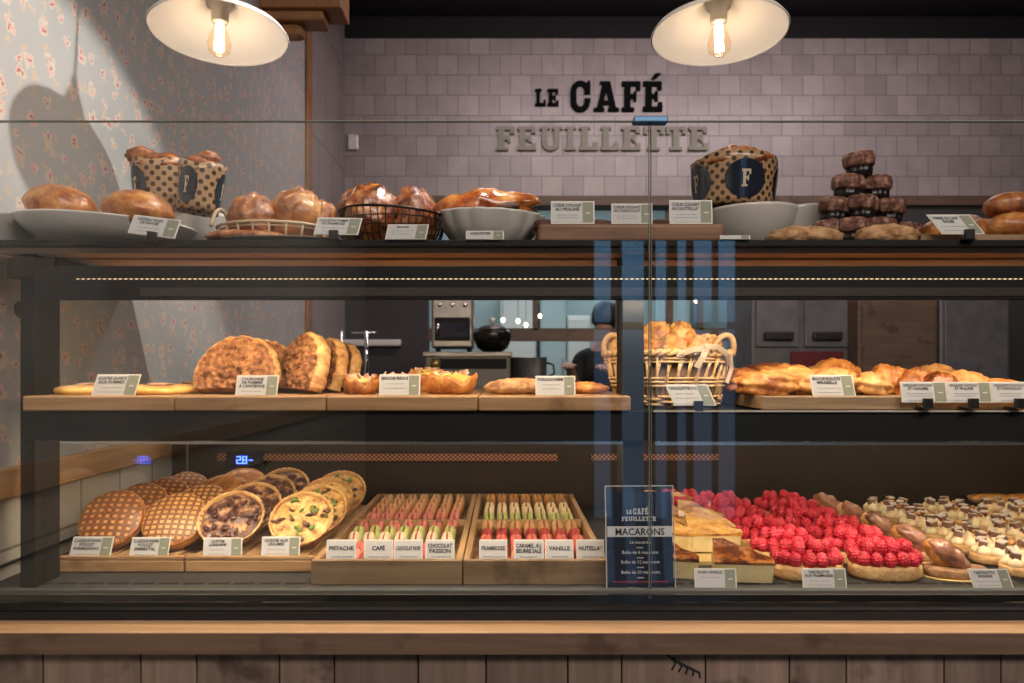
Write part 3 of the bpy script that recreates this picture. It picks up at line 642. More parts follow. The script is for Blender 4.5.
# ------------------------------------------------------------------ display case
ZT = 1.47; ZM = 1.171; ZMB = 1.1975; ZD = .854
XL = -1.0 + .07; XE = 1.75
case = thing('display_case', 'long black and glass bakery display case on the wooden counter', 'display case', (0, 1.33, ZD - .04))
def cp(mb, name, mat, **k):
    for i, v in enumerate(mb.v): mb.v[i] = v - Vector((0, 1.33, ZD - .04))
    return mb.build(name, mat, case, **k)
cp(MB().bx(-.94, XE, 1.33, 1.92, 1.459, ZT), 'top_shelf', 'black', smooth=False, bevel=.001)
o = cp(MB().bx(-.90, XE, 1.350, 1.405, 1.449, 1.4595).bx(-.90, XE, 1.435, 1.56, 1.449, 1.4595), 'shelf_slats', 'slat', smooth=False, bevel=.001)
cp(MB().bx(X(37, 1.33), XE, 1.318, 1.328, Z(300, 1.32), Z(266, 1.32)), 'cross_beam', 'black', smooth=False, bevel=.002)
cp(MB().bx(X(7, 1.35), X(62, 1.37), 1.35, 1.36 + .28, Z(278, 1.35), Z(257, 1.35)), 'corner_bracket', 'black', smooth=False, bevel=.002)
cp(MB().bx(X(140, 1.317), XE, 1.3165, 1.3178, Z(296, 1.317), Z(287.5, 1.317)), 'beam_highlight', 'beamshine', smooth=False)  # thin strip added in place of the reflection along the beam
mb = MB()
x = X(78, 1.318)
while x < XE: mb.blob((.0034, .0012, .0007), 8, 6, M=T((x, 1.3175, Z(279, 1.318)))); x += .0092
cp(mb, 'led_strip', 'led')
for a, b in ((20, 35), (623, 644)):
    cp(MB().bx(X(a, 1.36), X(b, 1.36), 1.36, 1.437, ZD, 1.459), 'post', 'black2', smooth=False, bevel=.0015)
cp(MB().bx(X(1120, 1.36), X(1140, 1.36), 1.36, 1.437, ZD, 1.459), 'post', 'black2', smooth=False, bevel=.0015)
cp(MB().lathe([(.001, 0), (.008, 0), (.006, .006), (.001, .007)], 16, T((X(47, 1.37), 1.36, Z(287, 1.36))) @ RX(pi / 2)), 'bolt', 'chrome')
cp(MB().lathe([(.001, 0), (.016, 0), (.016, .02), (.001, .02)], 20, T((X(20, 1.36), 1.39, Z(309, 1.38))) @ RY(-pi / 2)), 'side_knob', 'clip')
cp(MB().bx(X(22, 1.345), XE, 1.36, 1.92, 1.158, ZM).bx(X(22, 1.345), XE, 1.345, 1.36, Z(441, 1.345), ZM - .0005), 'middle_shelf', 'black2', smooth=False, bevel=.001)
cp(MB().bx(X(62, 1.352), X(622, 1.352), 1.349, 1.358, Z(444, 1.352), Z(441, 1.352)).bx(X(655, 1.352), XE, 1.349, 1.358, Z(445, 1.352), Z(441.5, 1.352)), 'shelf_edge_strip', 'silver', smooth=False)
cp(MB().bx(X(653, 1.345), XE, 1.34, 1.345, Z(412, 1.343), ZM + .001), 'shelf_lip', 'lipmat', smooth=False)
# chilled well
cp(MB().bx(-.93, XE, 1.32, 2.16, ZD - .02, ZD), 'deck', 'deck', smooth=False)
mb = MB(); x = -.86
while x < XE: mb.bx(x, x + .036, 1.385, 1.397, ZD - .001, ZD + .0008); x += .046
cp(mb, 'drain_slots', 'slotm', smooth=False)
cp(MB().bx(-.93, XE, 2.13, 2.16, ZD, 1.158), 'well_back', 'wellback', smooth=False)
cp(MB().bx(X(262, 2.1), X(558, 2.1), 2.115, 2.13, Z(461.5, 2.1), Z(454.5, 2.1)).bx(X(215, 2.1), X(228, 2.1), 2.115, 2.13, Z(461.5, 2.1), Z(454.5, 2.1)).bx(X(592, 2.1), X(720, 2.1), 2.115, 2.13, Z(461, 2.1), Z(455, 2.1)), 'vent_grille', 'perf', smooth=False)
dsp = cp(MB().bx(X(225, 2.1), X(262, 2.1), 2.108, 2.13, Z(468, 2.1), Z(452, 2.1)), 'temperature_display', 'matte_black', smooth=False, bevel=.002)
SEG = {'2': 'abged', '8': 'abcdefg', '.': '.'}
mb = MB(); hx = S(3.6, 2.1); hz = S(6.6, 2.1); tk = S(1.0, 2.1)
for ch, px in (('2', 236), ('8', 242)):
    x0 = X(px, 2.1); z0 = Z(463.6, 2.1); q = {'a': (0, hz, hx, 0), 'g': (0, hz / 2, hx, 0), 'd': (0, 0, hx, 0), 'f': (0, hz / 2, 0, hz / 2), 'b': (hx, hz / 2, 0, hz / 2), 'e': (0, 0, 0, hz / 2), 'c': (hx, 0, 0, hz / 2)}
    for s_ in SEG[ch]:
        a, b, w_, h_ = q[s_]; mb.bx(x0 + a - tk / 2, x0 + a + w_ + tk / 2, 2.1055, 2.1078, z0 + b - tk / 2, z0 + b + h_ + tk / 2)
mb.bx(X(240.8, 2.1) - tk * .3, X(240.8, 2.1) + tk * .3, 2.1055, 2.1078, Z(464.2, 2.1), Z(463.2, 2.1)); mb.bx(X(248, 2.1), X(252, 2.1), 2.1055, 2.1078, Z(461, 2.1), Z(460, 2.1))
for i, v in enumerate(mb.v): mb.v[i] = v - Vector((0, 1.33, ZD - .04))
mb.build('digits', 'ledblue', dsp, smooth=False)
cp(MB().bx(-.864, -.860, 1.44, 2.07, ZD, 1.155), 'well_side_glass', 'glass', smooth=False)
cp(MB().bx(-.8645, -.8595, 2.068, 2.072, ZD, 1.155), 'side_glass_edge', 'glass_edge', smooth=False)
# front glass, channel, base
for a, b in ((-.93, X(650, 1.3) - .0012), (X(650, 1.3) + .0012, XE)):
    cp(MB().bx(a, b, 1.297, 1.303, ZD - .006, Z(122, 1.3)), 'glass_pane', 'glass', smooth=False)
    cp(MB().bx(a, b, 1.2965, 1.3035, Z(122, 1.3), Z(120.9, 1.3)), 'glass_top_edge', 'glass_edge', smooth=False)
cp(MB().bx(X(650, 1.3) - .0022, X(650, 1.3) - .0012, 1.2965, 1.3035, ZD, Z(122, 1.3)).bx(X(650, 1.3) + .0012, X(650, 1.3) + .0020, 1.2965, 1.3035, ZD, Z(122, 1.3)), 'joint_edge', 'glass_edge', smooth=False)
cp(MB().bx(X(633, 1.3), X(667, 1.3), 1.288, 1.312, Z(124, 1.3), Z(118, 1.3)), 'glass_clamp', 'bluesteel', smooth=False, bevel=.002)
cp(MB().bx(-.93, XE, 1.292, 1.308, Z(592.5, 1.3), Z(589, 1.3)), 'glass_channel', 'channel', smooth=False, bevel=.001)
cp(MB().bx(-.93, XE, 1.30, 2.16, EYE - .431, ZD - .02), 'base', 'black', smooth=False)
cp(MB().bx(-.93, XE, 1.292, 1.30, EYE - .431, Z(612, 1.3)), 'base_trim', 'matte_black', smooth=False)

cnt = thing('wooden_counter', 'rustic wooden counter with plank front under the display case', 'counter', (0, 1.24, 0))
zt = EYE - .431
MB().bx(-.945, 2.2, -.004, .95, zt - .037, zt).build('worktop', ['counter'], cnt, smooth=False, bevel=.003)
MB().bx(-.945, 2.2, -.005, -.0035, zt - .036, zt - .002).build('shaded_front_edge', 'ledge_face', cnt, smooth=False)  # thin darker sheet, the shade of the front face put into its colour
mb = MB(); seams = [-40, 42, 140, 196, 279, 334, 418, 486, 568, 622, 706, 790, 847, 945, 1002, 1080, 1160, 1230]
for a, b in zip(seams, seams[1:]): mb.bx(X(a, 1.25) + .0012, X(b, 1.25) - .0012, .012, .03, 0.02, zt - .037)
mb.build('plank_front', 'planks', cnt, smooth=False, bevel=.0012)
mb = MB()
for k in range(5): mb.tube([(X(668 + k * 5, 1.25) - 0, .0115, Z(655 + k * 3, 1.25)), (X(676 + k * 6, 1.25), .0110, Z(663 + 2.5 * k, 1.25)), (X(672 + k * 7, 1.25), .0115, Z(670 + k * 2, 1.25))], .0016, 6)
mb.build('wood_knot', 'matte_black', cnt)
MB().bx(-.945, 2.2, .03, .93, 0.0, zt - .037).build('carcass', 'matte_black', cnt, smooth=False)

# ------------------------------------------------------------------ pendant lamps
for k, (px, lab) in enumerate(((219.5, 'cream enamel pendant lamp at left, before the floral wallpaper'), (719, 'cream enamel pendant lamp at right, above the polka dot cake'))):
    Yl = 1.6; t = thing('pendant_lamp', lab, 'lamp', (X(px, Yl), Yl, Z(35, Yl)), 'pendant lamps', (R(-4.5), 0, 0))
    r = .140
    MB().lathe([(r, 0), (r + .001, .003), (r * .96, .012), (r * .75, .028), (r * .45, .05), (r * .25, .068), (.026, .078), (.024, .074), (r * .24, .063), (r * .44, .046), (r * .74, .024), (r * .95, .008), (r - .002, .001)], 64, cap0=False, cap1=False).build('lamp_shade', 'enamel', t)
    MB().lathe([(.001, .10), (.02, .10), (.026, .085), (.026, .06), (.018, .058), (.017, .028), (.001, .028)], 28).build('socket', 'socket', t)
    gb = 'bulbg'
    b = MB().lathe([(.011, .028), (.013, .015), (.020, -.004), (.024, -.02), (.021, -.036), (.010, -.045), (.001, -.047)], 28, cap0=False, cap1=False).build('bulb', gb, t)
    f = MB()
    for i in range(6):
        a = i * pi / 3; f.tube([(.007 * cos(a), .007 * sin(a), .02), (.008 * cos(a + .3), .008 * sin(a + .3), -.034)], .0022, 6)
    f.build('filament', 'fil', b)
    MB().tube([(0, 0, .10), (0, 0, .125)], .010).build('cord_grip', 'brass', t)
    MB().tube([(0, 0, .12), (0, -.0, .5), (0, -(ZC - Z(33, Yl)) * .079, ZC - Z(33, Yl) - .008)], .0032).build('cord', 'clip', t)

# ------------------------------------------------------------------ price cards
def card(px0, px1, py0, py1, Y, titles, label, lean=12, yaw=0, roll=0, clip=None, small=2, style='std', tsize=None, skew=0, zfix=None, group='price cards'):
    w_ = S(px1 - px0, Y); h_ = S(py1 - py0, Y); zb = Z(py1, Y) if zfix is None else zfix
    t = thing('price_card', label, 'price card', (X((px0 + px1) / 2, Y), Y, zb), group, (0, R(roll), R(yaw)))
    L = T((0, 0, 0)) @ RX(R(-lean)); SH = Matrix.Identity(4); SH[0][2] = skew; L = L @ SH
    MB().box((0, 0, h_ / 2), (w_, .0012, h_), L).build('sheet', 'cardb', t, smooth=False)
    if style == 'std':
        pw = w_ * .245; MB().box((-pw / 2 - .0005, -.0009, h_ / 2), (w_ - pw - .004, .0006, h_ * .9), L).build('text_panel', 'card', t, smooth=False)
        MB().box((w_ / 2 - pw / 2 - .0022, -.0009, h_ / 2), (pw, .0006, h_ * .9), L).build('price_panel', 'cardgreen', t, smooth=False)
        cx = -pw / 2; tw = (w_ - pw) * .86
        p = MB(); p.box((w_ / 2 - pw / 2 - .002, -.0014, h_ * .47), (pw * .42, .0003, h_ * .06), L); p.build('price', 'price', t, smooth=False)
    else:
        MB().box((0, -.0009, h_ / 2), (w_ * .93, .0006, h_ * .92), L).build('text_panel', 'card', t, smooth=False)
        cx = 0; tw = w_ * .84
    mb = MB(); s_ = tsize or h_ * .19; z = h_ * .93 - s_ * .95 if style == 'std' else h_ - S(10.5 if len(titles) == 1 else 8, Y)
    for l in titles:
        add_text(mb, l, s_, cx, z, -.0016, .03, 0, tw); z -= s_ * .92
    if mb.v:
        mb.v = [L @ v for v in mb.v]; mb.build('lettering', 'ink', t, smooth=False)
    mb = MB(); z = max(z - h_ * .02, h_ * .12) if style == 'std' else h_ - S(17, Y); rg = random.Random(int(px0))
    for q in range(small):
        x = cx - tw * rg.uniform(.3, .42); xe = -(x - cx) + cx
        while x < xe:
            l = rg.uniform(.06, .16) * tw; mb.box((x + l / 2, -.0014, z), (l, .0003, h_ * .02), L); x += l + tw * .035
        z -= h_ * .12 if q != small - 2 else h_ * .2
        if z < h_ * .07: break
    mb.build('small_print', 'ink2', t, smooth=False)
    if clip:
        cx_, ch = clip; zc = h_ * .02
        MB().box((S(cx_ - (px0 + px1) / 2, Y), -.004, S(ch, Y) / 2 - S(ch, Y) * .55), (S(9, Y), .008, S(ch, Y))).box((S(cx_ - (px0 + px1) / 2, Y), .008, -S(ch, Y) * .53), (S(13, Y), .03, .002)).build('card_holder', 'clip', t, bevel=.001, smooth=False)
    return t

# ------------------------------------------------------------------ boards and trays
def board(px0, px1, Yf, z0, z1, depth, label, mat='board', r=.004, group='oak serving boards', slats=False):
    x0, x1 = X(px0, Yf), X(px1, Yf)
    t = thing('serving_board', label, 'board', ((x0 + x1) / 2, Yf, z0), group)
    h = (x1 - x0) / 2
    MB().bx(-h, h, 0, depth, 0, z1 - z0 - (.006 if slats else 0)).build('base', mat, t, smooth=False, bevel=r, seg=3)
    if slats:
        mb = MB(); n = 7
        for i in range(n): a = -h + .01 + (2 * h - .02) * i / n; mb.bx(a, a + (2 * h - .02) / n * .72, .02, depth - .01, z1 - z0 - .0061, z1 - z0 - .001)
        mb.build('slats', 'board_y', t, smooth=False, bevel=.001)
        MB().bx(-h, h, 0, .014, z1 - z0 - .0062, z1 - z0).build('front_lip', mat, t, smooth=False, bevel=.001)
    return t
for a, b, l in ((22, 173.6, 'oak board on the middle shelf under the sugared tarts'), (174.4, 325.6, 'oak board under the big crusty discs'), (326.4, 477.6, 'oak board under the custard brioches'), (478.4, 631, 'oak board with rounded end beside the centre post')):
    board(a, b, 1.335, ZM, ZMB, .42, l, r=.0035)
board(717 + 45, 915, 1.345, ZM + .002, Z(396.5, 1.345), .40, 'thick dark board right of the wicker basket under flaky rolls', mat='tray', r=.002)
board(916.5, 1120, 1.352, ZM + .001, Z(402.5, 1.352), .38, 'thin light board at far right of the middle shelf', r=.001)
board(55, 183.5, 1.46, ZD, .885, .58, 'slatted board under the grid-marked galettes in the well', slats=True, group='slatted boards in the well')
board(184.5, 315, 1.46, ZD, .885, .58, 'slatted board under the quiches in the well', slats=True, group='slatted boards in the well')
board(538, 725, 1.36, ZT, Z(223, 1.36), .13, 'brown board under three cards on the top shelf', mat='darkboard', r=.007, group='top shelf boards')
board(921, 1100, 1.35, ZT, Z(234.5, 1.35), .3, 'thin board under the milk rolls on the top shelf', mat='tray', r=.001, group='top shelf boards')

def macaron_tray(px0, px1, label):
    Yf = 1.38; x0, x1 = X(px0, Yf), X(px1, Yf); h = (x1 - x0) / 2; H = .0445
    t = thing('macaron_tray', label, 'wooden box', ((x0 + x1) / 2, Yf, ZD), 'macaron boxes')
    MB().bx(-h, h, 0, .013, 0, H).build('front_board', 'tray', t, smooth=False, bevel=.0015)
    for s_ in (-1, 1): MB().bx(min(s_ * h, s_ * (h - .012)), max(s_ * h, s_ * (h - .012)), .0131, .72, 0, H).build('side_board', 'board_y', t, smooth=False, bevel=.0015)
    MB().bx(-h + .012, h - .012, .708, .72, 0, H).build('back_board', 'tray', t, smooth=False, bevel=.0015)
    MB().bx(-h + .012, h - .012, .36, .372, 0, H).build('divider', 'board_y', t, smooth=False, bevel=.0015)
    MB().bx(-h + .0121, h - .0121, .0131, .7079, 0, .010).build('bottom_panel', 'tray', t, smooth=False)
    return t
macaron_tray(311, 462, 'left wooden box of macarons with pink, green and cream rows')
macaron_tray(463.2, 608, 'right wooden box of macarons with deep red front rows')

def make_macaron(col, fill, label, loc, rot):
    t = thing('macaron', label, 'macaron', loc, 'macarons in the wooden boxes', rot)
    if col not in MACM:
        prof = [(.0001, .0125), (.010, .0120), (.0165, .0098), (.0200, .0062), (.0205, .0040), (.0208, .0022), (.0150, .0022)]
        for s_ in (1, -1):
            mb = MB().lathe(prof, 24, RY(pi / 2 * s_), cap0=True, cap1=True); o = mb.build('shell', MAC[col], None); MACM.setdefault(col, []).append(o.data); bpy.data.objects.remove(o)
    if fill not in MACF:
        o = MB().lathe([(.0001, -.0024), (.0178, -.0024), (.0190, 0), (.0178, .0024), (.0001, .0024)], 22, RY(pi / 2)).build('filling', fill, None); MACF[fill] = o.data; bpy.data.objects.remove(o)
    for me in MACM[col]: o = bpy.data.objects.new('shell', me); C.objects.link(o); o.parent = t
    o = bpy.data.objects.new('filling', MACF[fill]); C.objects.link(o); o.parent = t
    return t
MACM = {}; MACF = {}
ORD = ['first', 'second', 'third', 'fourth', 'fifth', 'sixth', 'seventh']
rows_l = [(1.440, 'pink', 'macfill_p', 'first row'), (1.500, 'rose red', 'macfill_p', 'second row'), (1.585, 'speckled cream', 'macfill_p', 'third row'), (1.645, 'green', 'macfill', 'fourth row'), (1.705, 'pink', 'macfill_p', 'row before divider'),
          (1.795, 'pink', 'macfill_p', 'row behind divider'), (1.855, 'coral', 'macfill_p', 'fourth row from back'), (1.920, 'tan', 'macfill', 'third row from back'), (1.985, 'tan', 'macfill', 'second row from back'), (2.055, 'beige', 'macfill', 'rearmost row')]
rows_r = [(1.440, 'coral', 'macfill_p', 'first row'), (1.500, 'rose red', 'macfill_p', 'second row'), (1.560, 'rose red', 'macfill', 'third row'), (1.620, 'deep red', 'macfill_p', 'fourth row'), (1.700, 'tan', 'macfill', 'row before divider'),
          (1.800, 'green', 'macfill', 'row behind divider'), (1.865, 'cream', 'macfill', 'fourth row from back'), (1.925, 'cream', 'macfill', 'third row from back'), (1.990, 'brown', 'macfill', 'second row from back'), (2.055, 'orange', 'macfill', 'rearmost row')]
for side, rows, xa, xb in (('left', rows_l, -.313, -.119), ('right', rows_r, -.038, .148)):
    for (yy, col, fl, rn) in rows:
        zc = .8852
        for i in range(7):
            make_macaron(col, fl, '%s macaron, %s from left, %s, %s box' % (col, ORD[i], rn, side), (xa + (xb - xa) * i / 6 + random.uniform(-.001, .001), yy + random.uniform(-.004, .004), zc), (R(random.uniform(-12, 12)), R(random.uniform(-3, 3)), R(random.uniform(-7, 7))))
for px, ti, l in (((325, 355), ['PISTACHE'], 'PISTACHE'), ((363, 392), ['CAFÉ'], 'CAFÉ'), ((393, 422), ['CHOCOLAT NOIR'], 'CHOCOLAT NOIR'), ((425, 454), ['CHOCOLAT', 'PASSION'], 'CHOCOLAT PASSION'),
                  ((479, 507), ['FRAMBOISE'], 'FRAMBOISE'), ((514, 544), ['CARAMEL AU', 'BEURRE SALÉ'], 'CARAMEL AU BEURRE SALÉ'), ((545.5, 574), ['VANILLE'], 'VANILLE'), ((577, 605), ['NUTELLA*'], 'hazelnut spread')):
    lab = 'small white macaron card reading %s at the front of the box' % l if l != 'hazelnut spread' else 'rightmost small white macaron card at the front of the right box'
    c = card(px[0], px[1], 547, 583, 1.398, ti, lab, lean=14, style='mac', small=2, tsize=S(5.6, 1.398), group='macaron flavour cards', zfix=ZD + .0105)


# ------------------------------------------------------------------ generic pastries
def flat_disc(r, th, seg=56, rings=14, top=None, seed=0, wob=.02, rim=.25, mi_top=1, mi_side=0):
    """round cake lying flat, base at z=0; returns MB with crust (0) and top (1)"""
    mb = MB(); vs = []; fs = []; ms = []
    wr = lambda a: 1 + wob * fbm((cos(a), sin(a), 0), 2, seed)
    prof = [(.93, 0), (.99, th * .25), (1.0, th * .6), (.97, th * .92), (.94, th)]
    for (k, z) in prof:
        for i in range(seg): a = 2 * pi * i / seg; vs.append((r * k * wr(a) * cos(a), r * k * wr(a) * sin(a), z))
    for j in range(len(prof) - 1):
        for i in range(seg): q = (i + 1) % seg; fs.append((j * seg + i, j * seg + q, (j + 1) * seg + q, (j + 1) * seg + i)); ms.append(mi_side)
    fs.append(tuple(reversed(range(seg)))); ms.append(mi_side)
    base = (len(prof) - 1) * seg
    for n in range(1, rings):
        k = .94 * (1 - n / rings)
        for i in range(seg):
            a = 2 * pi * i / seg; x = r * k * wr(a) * cos(a); y = r * k * wr(a) * sin(a)
            vs.append((x, y, th + (top(x, y, k) if top else 0)))
        for i in range(seg): q = (i + 1) % seg; a0 = base + (n - 1) * seg; fs.append((a0 + i, a0 + q, a0 + seg + q, a0 + seg + i)); ms.append(mi_top)
    vs.append((0, 0, th + (top(0, 0, 0) if top else 0))); last = base + (rings - 1) * seg
    for i in range(seg): q = (i + 1) % seg; fs.append((last + i, last + q, len(vs) - 1)); ms.append(mi_top)
    mb.v = [Vector(v) for v in vs]; mb.f = [list(f) for f in fs]; mb.m = ms; return mb
def lean_root(name, label, cat, x, y, zbase, r, th, tilt, yaw=0, group=None):
    """Empty at the disc's centre-bottom with the rotation; its lowest rim point touches zbase"""
    t = thing(name, label, cat, (x, y, zbase + r * .97 * sin(R(tilt))), group, (R(tilt), 0, R(yaw))); return t

# grid-marked galettes
def galette(i, x, y, tilt, mat, lab, plain=False, r=.061, th=.022, yaw=0):
    t = lean_root('grid_galette', lab, 'filled galette', x, y, .885, r, th, tilt, yaw, 'grid-marked galettes')
    mb = flat_disc(r, th * .45, seed=i, wob=.05, top=lambda a, b, k: .0); mb.build('bottom_bread', 'brown' if not plain else 'golden', t, smooth=60) if False else None
    f = MB().lathe([(r * .95, th * .40), (r * .985, th * .5), (r * .95, th * .6)], 48); f.build('filling', 'custard', t)
    MB().lathe([(r * .9, 0), (r * .99, th * .12), (r, th * .3), (r * .96, th * .42)], 48).build('bottom_bread', 'golden', t)
    tp = flat_disc(r, th * .5, seed=i + 3, wob=.04, top=lambda a, b, k: .009 * (1 - k * k) + .0016 * sin(a * 500) * sin(b * 500))
    for q in tp.v: q.z += th * .5
    tp.build('top_bread', ['golden', mat], t, uvf=lambda c: (c.x + i * .003, c.y))
    return t
for i, yy in enumerate((1.545, 1.655, 1.765, 1.88)):
    galette(i, -.79, yy, 52 - i * 3, 'waffle', ['front', 'second', 'third', 'rearmost'][i] + ' grid-marked galette in the leftmost column of the well', r=.064)
for i, yy in enumerate((1.545, 1.66, 1.77, 1.89)):
    galette(i + 5, -.664 + .004 * i, yy, 46, 'waffle2' if i < 2 else 'golden', ['front fine-gridded galette beside the quiches', 'second fine-gridded galette beside the quiches', 'third galette, smooth brown, behind the fine-gridded ones', 'rearmost smooth brown galette before the well back'][i], plain=i > 1, r=.064 if i < 2 else .068)

def quiche(i, x, y, tilt, kind, lab, r=.061, yaw=0):
    th = .024; t = lean_root('quiche', lab, 'quiche', x, y, .885, r, th, tilt, yaw, 'quiches')
    MB().lathe([(r * .82, 0), (r * .86, .004), (r * .97, th * .9), (r * 1.0, th), (r * .985, th * 1.1), (r * .93, th * 1.02), (r * .90, th * .7)], 96, rf=lambda a, j: 1 + (.014 * sin(a * 30) if j in (2, 3, 4) else 0) + .01 * fbm((cos(a), sin(a), 0), 4, i), cap1=False).build('crust', 'tartcrust', t)
    fl = flat_disc(r * .93, th * .5, seed=i, rings=22, seg=72, top=lambda a, b, k: .0035 * (1 - k) + .004 * fbm((a, b, 0), 70, i + 2))
    for q in fl.v: q.z += th * .35
    fl.build('filling', ['quiche_d' if kind == 'd' else 'quiche_y'] * 2, t)
    rg = random.Random(i * 5 + 1); mb = MB(); mb2 = MB()
    for q in range(26):
        a = rg.uniform(0, 2 * pi); d = r * .82 * rg.random() ** .5
        (mb if (kind == 'd' or q % 2) else mb2).blob((rg.uniform(.004, .009), rg.uniform(.003, .006), .0035), 10, 7, lumpy(.4, 2, q), T((d * cos(a), d * sin(a), th * .92 + .002)) @ RZ(rg.uniform(0, 3)))
    mb.build('lardons' if kind == 'd' else 'mushrooms', 'darkbit' if kind == 'd' else 'quiche_d', t)
    if mb2.v: mb2.build('vegetable_pieces', 'greenbit', t)
for i, yy in enumerate((1.545, 1.665, 1.78, 1.90)):
    quiche(i, -.549, yy, 44, 'd', ['front', 'second', 'third', 'rearmost'][i] + ' dark lardon quiche in the column before the thermometer', r=.066)
for i, yy in enumerate((1.545, 1.64, 1.745, 1.86)):
    quiche(i + 9, -.408 + (.008 if i % 2 else 0), yy, 45, 'y', ['front', 'second', 'third', 'rearmost'][i] + ' golden vegetable quiche in the column beside the macarons', r=.064)

# ---- cards in the well
card(69, 110, 537, 557.5, 1.47, ['CLASSIQUE PANINI', 'POULET', 'PARMIGIANO'], 'white card at the far left of the slatted board before galettes', tsize=S(4.2, 1.47), skew=.12, small=1)
card(129, 168, 537.5, 557.5, 1.47, ['CLASSIQUE PANINI', 'POULET', 'EMMENTAL'], 'white card before the fine-gridded galette, second from left', tsize=S(4.2, 1.47), skew=.08, small=1)
card(203, 242, 538, 557.5, 1.47, ['QUICHE', 'LORRAINE'], 'white card reading QUICHE LORRAINE', skew=-.05)
card(261, 299.5, 537, 557.5, 1.47, ['QUICHE AUX', 'LÉGUMES'], 'white card reading QUICHE AUX LÉGUMES')
card(695, 737, 569, 588.5, 1.335, ['FLAN VANILLE'], 'white card reading FLAN VANILLE before the flan slices', small=1)
card(803, 847, 569, 588.5, 1.335, ['TARTELETTE', 'AUX FRAMBOISES'], 'white card reading TARTELETTE AUX FRAMBOISES')
card(974, 1014, 569.5, 589, 1.335, ['TARTELETTE', 'BANANE'], 'tilted white card at the front right of the well before cream tarts', skew=-.22)

# ---- acrylic menu
Y = 1.330; t = thing('menu_stand', 'navy MACARONS price menu in a clear acrylic stand', 'menu stand', (X(641, Y), Y, ZD), None, (0, 0, R(1.5)))
h = Z(487, Y) - ZD; w_ = S(69, Y); L = T((0, .0, 0)) @ RX(R(-6))
MB().box((0, .0006, h / 2 - S(2, Y)), (w_ * .96, .0012, h * .93), L).build('menu_sheet', 'navy', t, smooth=False)
MB().box((0, -.0022, h / 2), (w_, .002, h), L).build('front_acrylic', 'acrylic', t, smooth=False)
e = .0012; MB().box((-w_ / 2, -.002, h / 2), (e, .004, h), L).box((w_ / 2, -.002, h / 2), (e, .004, h), L).box((0, -.002, h), (w_, .004, e * 1.2), L).build('acrylic_edges', 'acr_edge', t, smooth=False)
MB().box((0, .015, .0025), (w_ * 1.05, .05, .004)).build('foot', 'acrylic', t, smooth=False)
mb = MB(); mb2 = MB(); mr = MB(); band = MB(); yy = -.0004
u = S(1, Y)
slab_word(mb, 'LE', -13 * u, -7.5 * u, h - 28 * u, 4 * u, yy, yy + .0003); slab_word(mb, 'CAFÉ', -6.5 * u, 9 * u, h - 28.5 * u, 6 * u, yy, yy + .0003)
slab_word(mb, 'FEUILLETTE', -18 * u, 17 * u, h - 35 * u, 4.2 * u, yy, yy + .0003)
band.box((0, -.0002, h - 45.5 * u), (w_ * .95, .0004, 10.5 * u)); add_text(mb2, 'MACARONS', 9.6 * u, 0, h - 49 * u, -.0007, .02, 0, w_ * .72)
for k, (s_, z) in enumerate((('Le macaron', 57.5), ('Boîte de 6 macarons', 67.5), ('Boîte de 12 macarons', 77), ('Boîte de 20 macarons', 87))):
    add_text(mb, s_, 4.4 * u, 0, h - z * u, yy, .012, 0, w_ * .6); mb.box((0, yy, h - (z + 4) * u), (w_ * .1, .0003, .9 * u))
mr.box((0, yy, h - 95 * u), (w_ * .8, .0003, .8 * u))
for m_, nm, mt in ((mb, 'white_lettering', 'white'), (band, 'white_band', 'white'), (mb2, 'title_lettering', 'navy'), (mr, 'red_line', 'red')):
    m_.v = [L @ v for v in m_.v]; m_.build(nm, mt, t, smooth=False)

# ---- flan slices
def flan_slice(loc, rz, lab, top='flantop', s_=1.0, tx=0):
    t = thing('flan_slice', lab, 'flan slice', loc, 'flan slices', (R(tx), 0, rz)); t.scale = (s_,) * 3
    H = .036; poly = [(-.055, .0), (.050, -.008), (.052, .006), (-.01, .085), (-.03, .088)]
    def wedge(z0, z1, k, name, mat, tf=None, bev=.005):
        bm = bmesh.new(); n = len(poly)
        c = Vector((-.005, .035))
        P = [Vector((c.x + (p[0] - c.x) * k, c.y + (p[1] - c.y) * k)) for p in poly]
        lo = [bm.verts.new((p.x, p.y, z0)) for p in P]; hi = [bm.verts.new((p.x, p.y, z1)) for p in P]
        bm.faces.new(list(reversed(lo))); ft = bm.faces.new(hi)
        for i in range(n): bm.faces.new((lo[i], lo[(i + 1) % n], hi[(i + 1) % n], hi[i]))
        bmesh.ops.subdivide_edges(bm, edges=bm.edges[:], cuts=6, use_grid_fill=True)
        bmesh.ops.triangulate(bm, faces=bm.faces[:])
        for v in bm.verts:
            v.co.z += (.006 * fbm((v.co.x, v.co.y, loc[0] + loc[1]), 38, 3)) if tf and v.co.z > z1 - .001 else 0
        me = bpy.data.meshes.new(name); bm.to_mesh(me); bm.free(); me.materials.append(K[mat])
        for p in me.polygons: p.use_smooth = True
        me.set_sharp_from_angle(angle=R(35))
        o = bpy.data.objects.new(name, me); C.objects.link(o); o.parent = t
        b = o.modifiers.new('b', 'BEVEL'); b.width = bev; b.segments = 2; b.limit_method = 'ANGLE'; b.angle_limit = R(50)
    wedge(0, H, 1.0, 'custard', 'flan'); wedge(H + .0002, H + .005, 1.02, 'glazed_top', top, True, .0015)
    MB().box((0.03, .047, H * .5), (.066, .003, H * .95), T((.0, .0, 0)) @ RZ(0)).build('pastry_crust', 'tartcrust', t, smooth=False) if False else None
    return t
flan_slice((X(739, 1.42), 1.395, ZD + .0015), R(3), 'front flan slice with glossy brown top beside raspberry tart', s_=1.03, tx=15)
flan_slice((X(668, 1.44), 1.425, ZD + .0015), R(-4), 'front flan slice beside the macaron menu', s_=1.0, tx=15)
